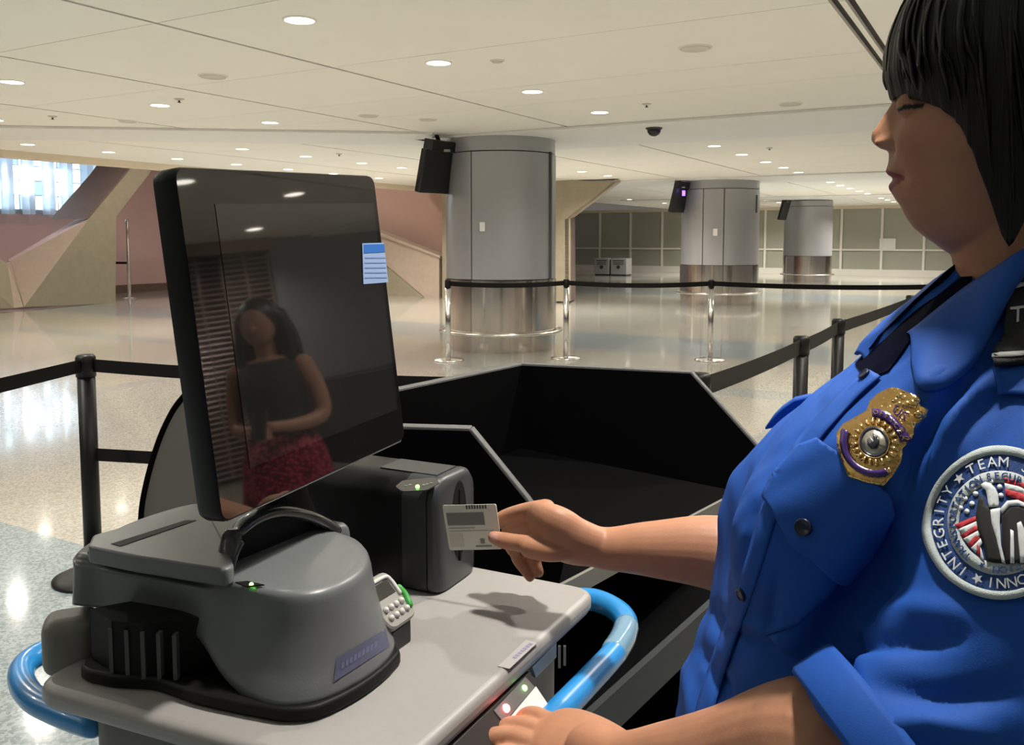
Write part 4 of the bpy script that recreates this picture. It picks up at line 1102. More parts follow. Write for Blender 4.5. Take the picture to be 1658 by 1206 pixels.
for j in range(NV - 1):
    for i in range(NT_):
        a = j * NT_ + i; c_ = j * NT_ + (i + 1) % NT_; Fc.append((a, c_, c_ + NT_, a + NT_))
Fc.append(tuple(range(NT_)))
ho = raw('hair', V, Fc, M_HAIR, off, smooth=True)
ca = ho.data.attributes.new('strand', 'FLOAT_VECTOR', 'POINT'); ca.data.foreach_set('vector', np.array(SC, np.float32).ravel())
md = ho.modifiers.new('s', 'SOLIDIFY'); md.thickness = .007; md.offset = -1
# loose locks lying on the shell
LV = []
for k in range(150):
    th = random.uniform(-math.pi, math.pi); t0 = random.uniform(.05, .5); t1 = min(.90, t0 + random.uniform(.3, .6))
    dth = random.uniform(.05, .22) * (1 if th > 0 else -1)
    path = [hair_pt(th + dth * q, t0 + (t1 - t0) * q, random.uniform(.0004, .0018)) for q in np.linspace(0, 1, 6)]
    rr = random.uniform(.0010, .0020)
    LV.append(tube_vf(path, [(rr * .3, rr * .3), (rr * 1.6, rr * .6), (rr * 1.8, rr * .6), (rr * 1.6, rr * .6), (rr * 1.1, rr * .5), (rr * .3, rr * .3)], seg=7, per=3))
V, Fc = merge(*LV); o = raw('hair_locks', V, Fc, M_HAIR, off, smooth=True)
o['kind'] = 'stuff'

# ---------------- shirt
YS = .745
SIL = [(1535, 440), (1500, 466), (1440, 515), (1385, 573), (1330, 621), (1290, 650), (1226, 718), (1197, 782), (1174, 880), (1147, 960), (1122, 1030), (1097, 1090), (1084, 1150), (1080, 1206), (1090, 1300), (1110, 1420)]
sil = np.array([[py_(x, y, YS)[2], py_(x, y, YS)[0]] for x, y in SIL])[::-1]
def xfront(z): return np.interp(z, sil[:, 0], sil[:, 1]) + .003
YC = .715
zt_ = [1.475, 1.465, 1.45, 1.44, 1.43, 1.415, 1.40, 1.38, 1.36, 1.34, 1.31, 1.28, 1.25, 1.22, 1.19, 1.16, 1.13, 1.10, 1.06, 1.02, .98, .94]
hwt = np.interp(zt_, [.94, 1.05, 1.15, 1.25, 1.32, 1.38, 1.41, 1.43, 1.45, 1.465, 1.475], [.205, .195, .178, .178, .180, .178, .165, .140, .108, .084, .070])
rings = []
for z, hw in zip(zt_, hwt):
    xf = xfront(z); xb = np.interp(z, [.94, 1.1, 1.3, 1.4, 1.455], [.60, .58, .60, .57, .53]); xm = xf + (xb - xf) * .55
    ring = []
    for k in range(64):
        t = 2 * math.pi * k / 64; ct, st = math.cos(t), math.sin(t); e = 2 / 2.35
        X = xm + (xb - xm if ct > 0 else xm - xf) * math.copysign(abs(ct) ** e, ct); Yy = YC + hw * math.copysign(abs(st) ** e, st)
        if ct < 0:
            for sgn in (-1, 1):
                X -= .026 * math.exp(-(((Yy - YC - sgn * .085) / .06) ** 2) - (((z - 1.265) / .06) ** 2))
            X += .004 * math.exp(-(((Yy - YC) / .02) ** 2) - (((z - 1.265) / .06) ** 2))
        X -= np.interp(z, [1.1, 1.22, 1.36, 1.45], [.10, .12, .36, .40]) * (.735 - Yy)
        ring.append(np.array([X, Yy, z]))
    rings.append(ring)
torso = loft_vf(rings)
HEM = np.array([.240, .520, 1.150])
slv_n = tube_vf([np.array([.42, .62, 1.385]), np.array([.375, .570, 1.350]), np.array([.342, .538, 1.285]), np.array([.305, .525, 1.210]), HEM], [.055, .070, .079, .083, .084], seg=40, per=6, round_ends=False)
slv_f = tube_vf([np.array([.47, .83, 1.375]), np.array([.43, .875, 1.33]), np.array([.375, .895, 1.26]), np.array([.33, .905, 1.18])], [.060, .070, .074, .076], seg=32, per=5, round_ends=False)
sh = remesh('shirt', [torso, slv_n, slv_f], .0042, 10, .5)
co = mesh_np(sh); nr = normals_np(sh)
q = co - OO; dd = q @ FW; PX = CX + F * (q @ RT) / dd; PYy = CY - F * (q @ UP) / dd
face_cam = (nr @ np.array([0, -1, 0])) > -.6
def fold(pts, width, depth):
    """a crease pressed into the cloth along a polyline (given where it shows in the picture)"""
    global co
    pts = [np.array(p, float) for p in pts]; best = np.full(len(co), 1e9); along = np.zeros(len(co))
    L = 0; tot = sum(np.linalg.norm(b - a) for a, b in zip(pts[:-1], pts[1:]))
    Q = np.stack([PX, PYy], 1)
    for a, b in zip(pts[:-1], pts[1:]):
        ab = b - a; t = np.clip(((Q - a) @ ab) / (ab @ ab), 0, 1); d = np.linalg.norm(Q - (a + t[:, None] * ab), axis=1)
        m = d < best; best[m] = d[m]; along[m] = (L + t[m] * np.linalg.norm(ab)) / tot; L += np.linalg.norm(ab)
    w = np.exp(-(best / width) ** 2) * np.sin(np.pi * np.clip(along * .9 + .05, 0, 1)) ** .6
    co = co + nr * (-1.45 * depth * w * face_cam)[:, None]
fold([(1632, 540), (1575, 600), (1520, 655), (1482, 740), (1470, 800)], 15, .013)
fold([(1600, 590), (1560, 640), (1520, 720)], 14, -.005)
fold([(1440, 850), (1420, 920), (1375, 985), (1330, 1050), (1300, 1080)], 30, .020)
fold([(1650, 620), (1590, 660), (1540, 720)], 14, .005)
fold([(1352, 1022), (1370, 1035), (1450, 1040), (1560, 1030)], 12, .006)
fold([(1352, 1035), (1365, 1070), (1380, 1100)], 8, .006)
fold([(1330, 1030), (1350, 1012), (1400, 1010)], 12, -.006)
fold([(1150, 985), (1175, 1020), (1230, 1040), (1275, 1085)], 13, .008)
fold([(1180, 1005), (1250, 1030), (1310, 1065)], 12, -.005)
fold([(1262, 930), (1250, 980), (1247, 1040)], 7, .0045)
fold([(1135, 1050), (1165, 1100), (1185, 1150)], 10, .006)
fold([(1110, 1080), (1120, 1130), (1125, 1190)], 10, -.004)
fold([(1420, 1110), (1520, 1130), (1640, 1120)], 18, .006)
fold([(1400, 1180), (1500, 1170), (1600, 1190)], 18, -.005)
fold([(1400, 1000), (1480, 985), (1560, 995)], 22, -.004)
fold([(1330, 650), (1290, 700), (1240, 790), (1205, 900), (1180, 960)], 7, .004)
fold([(1510, 560), (1500, 620), (1530, 700)], 22, -.004)
co = co + nr * (.0016 * np.sin(co[:, 2] * 95 + 40 * co[:, 0] + 6 * np.sin(co[:, 1] * 30)) * np.sin(co[:, 1] * 60 + co[:, 2] * 30))[:, None] * .7
set_np(sh, co)
bmx = bmesh.new(); bmx.from_mesh(sh)
for _ in range(3): bmesh.ops.smooth_vert(bmx, verts=bmx.verts, factor=.5, use_axis_x=True, use_axis_y=True, use_axis_z=True)
bmx.to_mesh(sh); bmx.free()
so = put('shirt', sh, M_SHIRT, off, smooth=True)
BS = bvh_of(sh)

def cast(x, y, bv=None):
    d = Vector(ray(x, y)).normalized(); h = (bv or BS).ray_cast(Vector(OO), d)
    return (np.array(h[0]), np.array(h[1]), np.array(d)) if h[0] is not None else None
def poly_bm(poly, cuts):
    bm = bmesh.new(); vs_ = [bm.verts.new((x, y, 0)) for x, y in poly]; bm.faces.new(vs_)
    bmesh.ops.triangulate(bm, faces=bm.faces)
    if cuts:
        for _ in range(cuts):
            le = [e for e in bm.edges if e.calc_length() > 9]
            if not le: break
            bmesh.ops.subdivide_edges(bm, edges=le, cuts=1, use_grid_fill=False); bmesh.ops.triangulate(bm, faces=bm.faces)
    bm.verts.index_update(); V = [(v.co.x, v.co.y) for v in bm.verts]; Fc = [tuple(v.index for v in f.verts) for f in bm.faces]; bm.free()
    return V, Fc
def lay(name, V2, Fc, m, parent, offs=.002, thick=.0, bevel=0, smooth=True, sub_label=None, fallback=None):
    V = []
    for x, y in V2:
        h = cast(x, y)
        if h is None: h = (py_(x, y, fallback or .55), np.array([0, -1, 0]), ray(x, y) / np.linalg.norm(ray(x, y)))
        o_ = offs(x, y) if callable(offs) else offs
        nrm = -h[2] * .6 + h[1] * .4; nrm /= np.linalg.norm(nrm)
        V.append(h[0] + nrm * o_)
    me = bpy.data.meshes.new(name); me.from_pydata([tuple(v) for v in V], [], Fc)
    bm = bmesh.new(); bm.from_mesh(me)
    for f in bm.faces:
        f.normal_update()
        if f.normal.dot(Vector(OO) - f.calc_center_median()) < 0: f.normal_flip()
    bm.to_mesh(me); bm.free()
    o = put(name, me, m, parent, smooth=smooth, label=sub_label)
    if thick:
        md = o.modifiers.new('s', 'SOLIDIFY'); md.thickness = thick; md.offset = 1
    return o
def layp(name, poly, m, parent, offs=.002, thick=.0, cuts=3, **kw):
    V, Fc = poly_bm(poly, cuts); return lay(name, V, Fc, m, parent, offs, thick, **kw)

# sleeve hem band
hd = HEM - np.array([.312, .523, 1.200]); hd /= np.linalg.norm(hd)
u_ = np.cross(hd, [0, 1, 0]); u_ /= np.linalg.norm(u_); w_ = np.cross(hd, u_)
V, Fc = loft_vf([[HEM + hd * k + (u_ * math.cos(t) + w_ * math.sin(t)) * r for t in np.linspace(0, 2 * math.pi, 49)[:-1]] for k, r in ((-.026, .082), (-.025, .0895), (-.020, .0905), (.004, .0905), (.007, .088), (.004, .079), (-.01, .070))], True, False)
raw('sleeve_hem', V, Fc, M_SHIRT, so, smooth=True)

# neck opening with its shade laid in as a dark sheet, collar leaves
layp('collar_shade', [(1575, 405), (1575, 470), (1478, 548), (1440, 602), (1405, 614), (1386, 592), (1420, 545), (1480, 485), (1535, 435)], M_NAVY, off, .0025, 0, 4, fallback=.70)
NEARC_OLD = [(1720, 385), (1658, 402), (1605, 436), (1563, 463), (1512, 503), (1468, 538), (1472, 580), (1482, 622), (1520, 628), (1575, 590), (1625, 540), (1690, 505), (1740, 480)]
def lift(x, y, o): h = cast(x, y); return h[0] - h[2] * o if h is not None else py_(x, y, .62)
Ff = [lift(1468, 538, .006), lift(1512, 503, .010), py_(1563, 463, .655), py_(1605, 436, .632), py_(1658, 402, .622), py_(1740, 372, .65), py_(1800, 360, .70)]
Oo = [lift(1474, 588, .005), lift(1486, 624, .005), lift(1524, 628, .005), lift(1580, 588, .005), lift(1618, 520, .006), lift(1645, 466, .008), lift(1720, 440, .010)]
a_ = catmull(Ff, 6); b_ = catmull(Oo, 6); rows = []
for k in range(9):
    t = k / 8; rows.append([p * (1 - t) + r_ * t + (np.array([-.2, -.8, .5]) * .010 * math.sin(math.pi * t ** .7)) for p, r_ in zip(a_, b_)])
V, Fc = loft_vf(rows, closed=False); o = raw('collar', V, Fc, M_SHIRT, so, smooth=True); md = o.modifiers.new('s', 'SOLIDIFY'); md.thickness = .003
fc_o = [(1570, 408, .715), (1540, 434, .72), (1500, 462, .725), (1440, 511, .73), (1400, 546, .735), (1383, 572, .74)]
fc_i = [(1572, 422, .695), (1552, 452, .688), (1526, 482, .682), (1480, 530, .678), (1438, 560, .682), (1400, 594, .70)]
a_ = catmull([py_(*q) for q in fc_o], 5); b_ = catmull([py_(*q) for q in fc_i], 5)
rows = []
for k in range(7):
    t = k / 6
    rows.append([p * (1 - t) + r_ * t + UZ * .006 * math.sin(math.pi * t) + np.array([0, -.001, .0012]) * math.sin(i * .9 + 5 * t) for i, (p, r_) in enumerate(zip(a_, b_))])
V, Fc = loft_vf(rows, closed=False); o = raw('collar', V, Fc, M_SHIRT, so, smooth=True); md = o.modifiers.new('s', 'SOLIDIFY'); md.thickness = .003
ncx = hp3(1684, 440); rows = []
for r_, z_ in ((.0615, 1.470), (.066, 1.486), (.074, 1.484), (.088, 1.462), (.102, 1.440)):
    rows.append([np.array([ncx[0], ncx[1], 0]) + (fh * math.cos(t) + nl_ * math.sin(t)) * r_ * (1.0 + .05 * math.sin(t) ** 2) + UZ * z_ for t in np.linspace(math.radians(100), math.radians(285), 28)])
V, Fc = loft_vf(rows, closed=False); o = raw('collar_back', V, Fc, M_SHIRT, so, smooth=True); md = o.modifiers.new('s', 'SOLIDIFY'); md.thickness = .0025
# button placket
pk_l = [(1412, 602), (1370, 632), (1315, 690), (1275, 745), (1238, 820), (1213, 905), (1185, 990), (1155, 1070), (1130, 1150), (1118, 1215)]
pk_r = [(1428, 612), (1388, 648), (1336, 706), (1298, 760), (1262, 832), (1236, 914), (1208, 998), (1180, 1078), (1157, 1156), (1146, 1218)]
cl = catmull([np.array([*p, 0]) for p in pk_l], 6); cr = catmull([np.array([*p, 0]) for p in pk_r], 6)
V2, Fc = [], []
for i, (p, r_) in enumerate(zip(cl, cr)):
    for t in np.linspace(0, 1, 5): qq = p * (1 - t) + r_ * t; V2.append((qq[0], qq[1]))
Fc = [(i * 5 + j, i * 5 + j + 1, (i + 1) * 5 + j + 1, (i + 1) * 5 + j) for i in range(len(cl) - 1) for j in range(4)]
lay('placket', V2, Fc, M_SHIRT, so, .0022, .0016)
def button(name, x, y, r, m=M_BTN, lift=.004):
    h = cast(x, y); nrm = h[1] if h[1] @ h[2] < 0 else -h[1]
    t1 = np.cross(nrm, UZ); t1 /= np.linalg.norm(t1); t2 = np.cross(nrm, t1); c0 = h[0] + nrm * lift
    V, Fc = lathe_vf([(r * .2, .0012), (r * .75, .0010), (r * .85, .0018), (r, .0014), (r, -.002)], (0, 0, 0), 20)
    V = [c0 + t1 * v[0] + t2 * v[1] + nrm * v[2] for v in V]; bo = raw(name, V, Fc, m, so, smooth=True)
    return bo
for x, y in ((1405, 612), (1268, 790), (1207, 960)): button('button', x, y, .0048)
# near breast pocket with flap and button
layp('pocket', [(1262, 800), (1330, 900), (1362, 938), (1345, 962), (1290, 1012), (1240, 1030), (1180, 1000), (1215, 900)], M_SHIRT, so, .0012, .0012, 4)
layp('pocket_flap', [(1298, 728), (1330, 716), (1380, 745), (1440, 800), (1452, 832), (1436, 848), (1405, 895), (1366, 940), (1352, 936), (1322, 908), (1285, 884), (1268, 850), (1243, 806), (1262, 770)], M_SHIRT, so, .0050, .0034, 4)
button('pocket_button', 1310, 854, .0060, lift=.0100)
for a, b2 in (((1262, 800), (1215, 905)), ((1215, 905), (1180, 1000)), ((1284, 892), (1246, 1040))):
    pass
# far pocket flap standing out past the chest
fp = [py_(x, y, .80) for x, y in ((1236, 697), (1250, 676), (1264, 662), (1284, 648), (1310, 642), (1316, 654), (1296, 672), (1268, 690))]
prism('pocket_flap', fp, np.array([.004, .006, .003]), M_SHIRT, so, bevel=.0015)
# shoulder board with lettering and its tab
M_BRD = mat('shoulder_board_black', (.007, .007, .009), .75, bump=.3, bscale=800)
M_THR = mat('pale_thread', (.60, .60, .60), .7)
brd = layp('shoulder_board', [(1641, 456), (1690, 446), (1725, 452), (1730, 583), (1700, 588), (1612, 600), (1618, 560), (1630, 500)], M_BRD, off, .0075, .003, 4)
layp('board_stripe', [(1637, 472), (1690, 460), (1724, 464), (1724, 470), (1690, 466), (1636, 478)], M_THR, brd, .0115, .0006, 3)
layp('board_stripe', [(1616, 583), (1700, 572), (1728, 569), (1728, 575), (1700, 579), (1615, 590)], M_THR, brd, .0115, .0006, 3)
layp('shoulder_tab', [(1610, 603), (1700, 592), (1740, 590), (1740, 640), (1700, 645), (1614, 640)], M_SHIRT, so, .004, .0015, 3)
def text_px(name, s, x, y, h, rot, m, off_, condense=1.0, thick=.0005, anchor='c'):
    V, Fc = text_mesh(s, h / .72); c, s_ = math.cos(rot), math.sin(rot); V2 = []
    x0 = min(v[0] for v in V) if anchor == 'l' else 0
    for vx, vy in V:
        vx = (vx - x0) * condense; V2.append((x + vx * c - vy * s_ * -1 * -1 if False else x + vx * c + vy * s_, y + vx * s_ - vy * c))
    return lay(name, V2, Fc, m, brd, off_, thick, smooth=False)
text_px('board_lettering', 'TSA', 1636, 521, 27, math.radians(-6), M_THR, .0118, 1.15, anchor='l')

# round sleeve patch
PCX, PCY = 1621., 848.
M_PRING = mat('patch_border', (.46, .52, .53), .8, bump=.5, bscale=1500)
M_PBLU = mat('patch_blue', (.012, .055, .22), .8, bump=.4, bscale=1500)
M_PGRY = mat('patch_grey', (.42, .47, .48), .8, bump=.4, bscale=1500)
M_PWHT = mat('patch_white', (.66, .70, .72), .8)
M_PRED = mat('patch_red', (.48, .025, .04), .8)
M_PBK = mat('patch_black', (.008, .008, .008), .8)
def ring_lay(name, r0, r1, m, offs, thick=.0008, seg=72):
    nr_ = max(1, int((r1 - r0) / 14)); V2 = []; Fc = []
    for j in range(nr_ + 1):
        r = r0 + (r1 - r0) * j / nr_
        for k in range(seg): a = 2 * math.pi * k / seg; V2.append((PCX + r * math.cos(a), PCY + r * math.sin(a)))
    for j in range(nr_):
        for k in range(seg): Fc.append((j * seg + k, j * seg + (k + 1) % seg, (j + 1) * seg + (k + 1) % seg, (j + 1) * seg + k))
    return lay(name, V2, Fc, m, PATCH, offs, thick)
PATCH = off
PATCH = ring_lay('sleeve_patch', 1.5, 122, M_PBLU, .0022, .0008); PATCH['label'] = 'round embroidered eagle sleeve patch'
ring_lay('patch_border', 110, 123.5, M_PRING, .0030, .0014)
ring_lay('patch_inner_ring', 65, 84, M_PGRY, .0032, .0005)
def arc_text(name, s, r, a0, a1, h, m, inward=False, offs=.0042):
    """letters along an arc; angles in degrees (anticlockwise, 0 = right)"""
    allV, allF = [], []
    n = len(s)
    for i, ch in enumerate(s):
        if ch == ' ': continue
        a = math.radians(a0 + (a1 - a0) * (i / max(1, n - 1)))
        if ch == '*':
            V = []
            for k in range(10): rr = h * (.62 if k % 2 == 0 else .26); V.append((rr * math.sin(k * math.pi / 5), rr * math.cos(k * math.pi / 5)))
            Fc = [tuple(range(10))]
        else: V, Fc = text_mesh(ch, h / .72)
        ox, oy = math.cos(a), -math.sin(a)                      # outward in pixel space
        up = (-ox, -oy) if inward else (ox, oy); rx = (-up[1], up[0])
        k = len(allV)
        for vx, vy in V: allV.append((PCX + ox * r + rx[0] * vx + up[0] * vy, PCY + oy * r + rx[1] * vx + up[1] * vy))
        allF += [tuple(j + k for j in f) for f in Fc]
    return lay(name, allV, allF, m, PATCH, offs, .0004, smooth=False)
arc_text('patch_lettering', 'INTEGRITY', 97, 233, 148, 17, M_PWHT)
arc_text('patch_lettering', '*', 97, 132, 132, 15, M_PWHT)
arc_text('patch_lettering', 'TEAM SPIRIT', 97, 118, 12, 17, M_PWHT)
arc_text('patch_lettering', '*', 97, 248, 248, 15, M_PWHT)
arc_text('patch_lettering', 'INNOVATION', 98, 261, 352, 17, M_PWHT, inward=True)
arc_text('patch_lettering', 'TRANSPORTATION', 74.5, 226, 116, 12, M_PBLU)
arc_text('patch_lettering', 'SECURITY', 74.5, 103, 38, 12, M_PBLU)
arc_text('patch_lettering', 'ADMINISTRATION', 74.5, 22, -95, 12, M_PBLU)
arc_text('patch_lettering', '*', 74.5, 247, 247, 9, M_PBLU)
def cz(x, y): return (1458 + x / 4.02, 700 + y / 4.02)
def emb(name, pts, m, o_=.0036): layp(name, [cz(*p) for p in pts], m, PATCH, o_, .0004, 2)
for i in range(4):
    y0 = 590 + 60 * i; xl = 368 + 28 * i + 6 * i * i
    emb('patch_stripe', [(xl, y0 + 20), (508, y0 - 40), (530, y0 - 14), (xl + 22, y0 + 50)], M_PRED)
    emb('patch_stripe', [(xl + 22, y0 + 50), (530, y0 - 14), (540, y0 + 18), (xl + 50, y0 + 80)], M_PWHT)
emb('patch_stripe', [(680, 302), (760, 318), (900, 380), (900, 420), (780, 360), (684, 338)], M_PRED)
emb('patch_stripe', [(684, 338), (780, 360), (900, 420), (900, 455), (790, 400), (686, 376)], M_PWHT)
emb('patch_stripe', [(686, 376), (790, 400), (900, 455), (900, 500), (800, 460), (688, 415)], M_PRED)
for (x, y) in ((487, 375), (502, 408), (435, 440), (480, 472), (405, 500), (447, 522), (652, 362), (660, 418), (598, 330)):
    emb('patch_star', [(x + 17 * math.cos(k * math.pi / 4), y + 17 * math.sin(k * math.pi / 4)) for k in range(8)], M_PWHT)
emb('emblem_wing', [(520, 440), (545, 420), (562, 480), (600, 505), (612, 600), (630, 690), (672, 855), (570, 842), (552, 740), (515, 640), (503, 560)], M_PBK, .0040)
emb('emblem_wing', [(662, 545), (720, 488), (820, 490), (900, 540), (905, 850), (690, 862), (668, 740)], M_PBK, .0040)
emb('emblem_feather', [(592, 512), (655, 500), (652, 600), (662, 740), (692, 862), (668, 850), (632, 700), (600, 600)], M_PWHT, .0044)
emb('emblem_feather', [(655, 505), (700, 455), (770, 448), (870, 490), (870, 515), (770, 480), (715, 488), (668, 540)], M_PWHT, .0044)
emb('emblem_feather', [(722, 640), (742, 650), (748, 858), (722, 858)], M_PWHT, .0044)
emb('emblem_feather', [(765, 600), (790, 588), (812, 640), (815, 855), (785, 855)], M_PWHT, .0044)
emb('emblem_head', [(538, 350), (565, 334), (598, 342), (625, 372), (642, 410), (648, 494), (582, 496), (576, 430), (566, 385), (545, 372)], M_PWHT, .0046)

# gold badge pinned to the chest
M_GOLD = mat('gold_metal', (.74, .46, .16), .24, 1.0, noise=.12, nscale=150, bump=.5, bscale=300)
M_GOLD2 = mat('bright_gold', (.85, .58, .24), .16, 1.0)
M_PURP = mat('violet_enamel', (.05, .02, .16), .2)
M_SEAL = mat('seal_silver', (.50, .47, .40), .35, .6)
def bz_(x, y): return (1200 + x / 4.6375, 560 + y / 4.6375)
bo_ = [(1130, 360), (1185, 345), (1250, 358), (1258, 405), (1300, 370), (1345, 398), (1345, 470), (1382, 490), (1362, 540), (1320, 580), (1290, 610), (1275, 680), (1240, 715), (1203, 780), (1196, 850), (1135, 970), (1082, 1050), (960, 1030), (830, 990), (790, 890), (756, 780), (752, 690), (800, 630), (890, 580), (975, 525), (1000, 450), (1060, 395)]
bdg = layp('badge', [bz_(*p) for p in bo_], M_GOLD, off, .0068, .0028, 4, sub_label='gold officer badge')
BCx, BCy = 1020, 745
def circ(name, r0, r1, m, o_, a0=0, a1=360, seg=48, th=.0006):
    V2, Fc = [], []
    full = a1 - a0 >= 360; n = seg if full else seg + 1
    for r in (r0, r1):
        for k in range(n): a = math.radians(a0 + (a1 - a0) * k / seg); V2.append(bz_(BCx + r * math.cos(a), BCy - r * math.sin(a)))
    Fc = [(k, (k + 1) % n, n + (k + 1) % n, n + k) for k in range(seg if full else seg)]
    return lay(name, V2, Fc, m, bdg, o_, th)
circ('badge_seal', 1, 86, M_SEAL, .0112); circ('badge_seal_ring', 86, 104, mat('dark_enamel', (.03, .03, .05), .3), .0114); circ('badge_seal_rim', 104, 112, M_GOLD2, .0114)
circ('badge_banner', 172, 232, M_PURP, .0114, 5, 92); circ('badge_banner', 196, 246, M_PURP, .0114, 160, 292, 60)
emb2 = [(1012, 690), (1022, 740), (990, 745), (975, 720), (972, 760), (1000, 790), (1040, 785), (1060, 740), (1050, 700), (1035, 712), (1032, 750), (1024, 690)]
layp('badge_emblem', [bz_(*p) for p in emb2], mat('dark_enamel', (.03, .03, .05)), bdg, .0122, .0004, 1)
for k in range(20):
    a = math.radians(18 * k + 4); r0, r1 = 118, 165
    layp('badge_ray', [bz_(BCx + r * math.cos(a + d), BCy - r * math.sin(a + d)) for r, d in ((r0, -.05), (r1, -.09), (r1, .09), (r0, .05))], M_GOLD2, bdg, .0112, .0008, 0)
def badge_text(s, r, a0, a1, h, m):
    n = len(s)
    for i, ch in enumerate(s):
        a = math.radians(a0 + (a1 - a0) * i / max(1, n - 1)); V, Fc = text_mesh(ch, h / .72); ox, oy = math.cos(a), -math.sin(a); rx = (-oy, ox); V2 = []
        for vx, vy in V: V2.append(bz_(BCx + ox * r + rx[0] * vx + ox * vy, BCy + oy * r + rx[1] * vx + oy * vy))
        lay('badge_letter', V2, Fc, m, bdg, .0124, .0004, smooth=False)
badge_text('OFFICER', 202, 84, 12, 34, M_GOLD2)
V, Fc = text_mesh('US', 95); c_, s_ = math.cos(.62), math.sin(.62)
lay('badge_letter', [bz_(1212 + x * c_ + y * s_, 540 + x * s_ - y * c_) for x, y in V], Fc, M_PURP, bdg, .0112, .0005, smooth=False)
for (x, y, r) in ((1200, 385, 30), (1165, 420, 28), (1230, 400, 24), (1310, 410, 30), (1290, 440, 34), (1250, 450, 36), (1120, 470, 22), (1190, 450, 30), (1330, 515, 26), (1205, 630, 18), (1110, 935, 16), (840, 760, 16), (858, 692, 14), (990, 618, 14)):
    h = cast(*bz_(x, y)); p = h[0] - h[2] * .0105; V, Fc = ico_vf(p, r / 4.6375 * .00042 + .0006, 12, 8); raw('badge_bead', V, Fc, M_GOLD2, bdg, smooth=True)

# trousers, belt and shoes below the picture
tr = loft_vf([[np.array([.40 + rx * math.cos(t), .715 + ry * math.sin(t), z]) for t in np.linspace(0, 2 * math.pi, 41)[:-1]] for z, rx, ry in ((1.0, .17, .19), (.92, .185, .205), (.84, .18, .20), (.78, .15, .18))])
lg = [tube_vf([np.array([.41, .715 + s * .09, .84]), np.array([.40, .715 + s * .095, .5]), np.array([.42, .715 + s * .10, .1])], [.105, .075, .062], seg=24, per=5) for s in (-1, 1)]
put('trousers', remesh('trousers', [tr] + lg, .008, 5), M_NAVY, off, smooth=True)
for s in (-1, 1):
    V, Fc = tube_vf([np.array([.46, .715 + s * .1, .055]), np.array([.40, .715 + s * .105, .055]), np.array([.30, .715 + s * .12, .04]), np.array([.23, .715 + s * .125, .035])], [(.036, .05), (.04, .05), (.045, .036), (.038, .028)], seg=20, per=4); raw('shoe', V, Fc, M_BLKPOST, off, smooth=True)

# ---------------- the card in the far hand
M_CARD = mat('card_ivory', (.82, .80, .70), .4, noise=.03, nscale=80)
cardt = thing('identity_card', 'pale identity card held in the officer far hand at the reader', 'card', P3(765, 855, 1.03))
ctr = P3(803, 816, 1.03); cbr = P3(813, 889, 1.024); 
cdx = np.array([-.90, .36, .0]); cdx /= np.linalg.norm(cdx)
cup = ctr - cbr; cl_ = np.linalg.norm(cup); cup /= cl_
ctl = pl(716, 818, ctr, np.cross(cdx, cup)); cbl = pl(728, 891, ctr, np.cross(cdx, cup))
cnn = np.cross(ctl - ctr, cbr - ctr); cnn /= np.linalg.norm(cnn); cnn = cnn if cnn[1] < 0 else -cnn
prism('card_body', rounded([ctl, ctr, cbr, cbl], .0025, 4), -cnn * .0009, M_CARD, cardt)
def cq(u, w, o=.0003): return (ctl * (1 - u) + ctr * u) * (1 - w) + (cbl * (1 - u) + cbr * u) * w + cnn * o
def crect(name, u0, u1, w0, w1, m): prism(name, [cq(u0, w0), cq(u1, w0), cq(u1, w1), cq(u0, w1)], cnn * .0002, m, cardt)
crect('stripe', .05, .75, .17, .45, mat('card_grey', (.22, .21, .20), .4))
for k in range(8): crect('barcode_bar', .44 + .05 * k, .44 + .05 * k + .032, .01, .095, mat('card_dark', (.10, .09, .10), .5))
crect('photo_box', .04, .30, .62, .93, mat('card_tan', (.68, .64, .53), .4))
crect('text_line', .05, .55, .50, .52, mat('card_tan2', (.38, .36, .3), .4)); crect('text_line', .05, .9, .565, .58, mat('card_tan2', (.4, .4, .3)))
crect('text_line', .52, .82, .90, .935, mat('card_grey2', (.28, .27, .24), .4)); crect('logo', .62, .70, .75, .86, mat('card_grey2', (.3, .3, .3)))

# ================================================================== WHAT THE MONITOR MIRRORS: visitor, shutter, dark wall
M_GWALL = mat('grey_wall', (.26, .26, .28), .6)
M_DWALL = mat('dark_wall', (.03, .03, .035), .7)
o = box('wall_right', (9.45, 2.0, 1.43), (.1, 16, 2.86), mat('shutter_back', (.10, .08, .075), .8)); o['kind'] = 'structure'; o['label'] = 'dark wall behind the roller shutter'
sht = thing('roller_shutter', 'brown open link roller shutter mirrored in the monitor', 'shutter', (9.15, 3.0, 0))
M_SHT = mat('shutter_brown', (.36, .27, .24), .38, .5)
for i in range(40):
    z = .06 + i * .066
    V, Fc = tube_vf([(9.15, .2, z), (9.15, 5.1, z)], .014, seg=6, per=1, round_ends=False); raw('slat', V, Fc, M_SHT, sht)
for i in range(17):
    y = .3 + i * .3; box('link_strip', (9.14, y, 1.36), (.012, .03, 2.64), M_SHT, sht)
box('shutter_box', (9.15, 2.65, 2.78), (.30, 5.0, .15), M_SHT, sht)
o = box('wall_side', (9.2, 6.6, 1.43), (.12, 2.9, 2.86), M_GWALL); o['kind'] = 'structure'; o['label'] = 'grey wall beside the roller shutter'
o = box('wall_counter', (8.5, 6.5, .5), (1.1, 2.6, 1.0), M_DWALL); o['kind'] = 'structure'; o['label'] = 'black counter front below the grey wall'

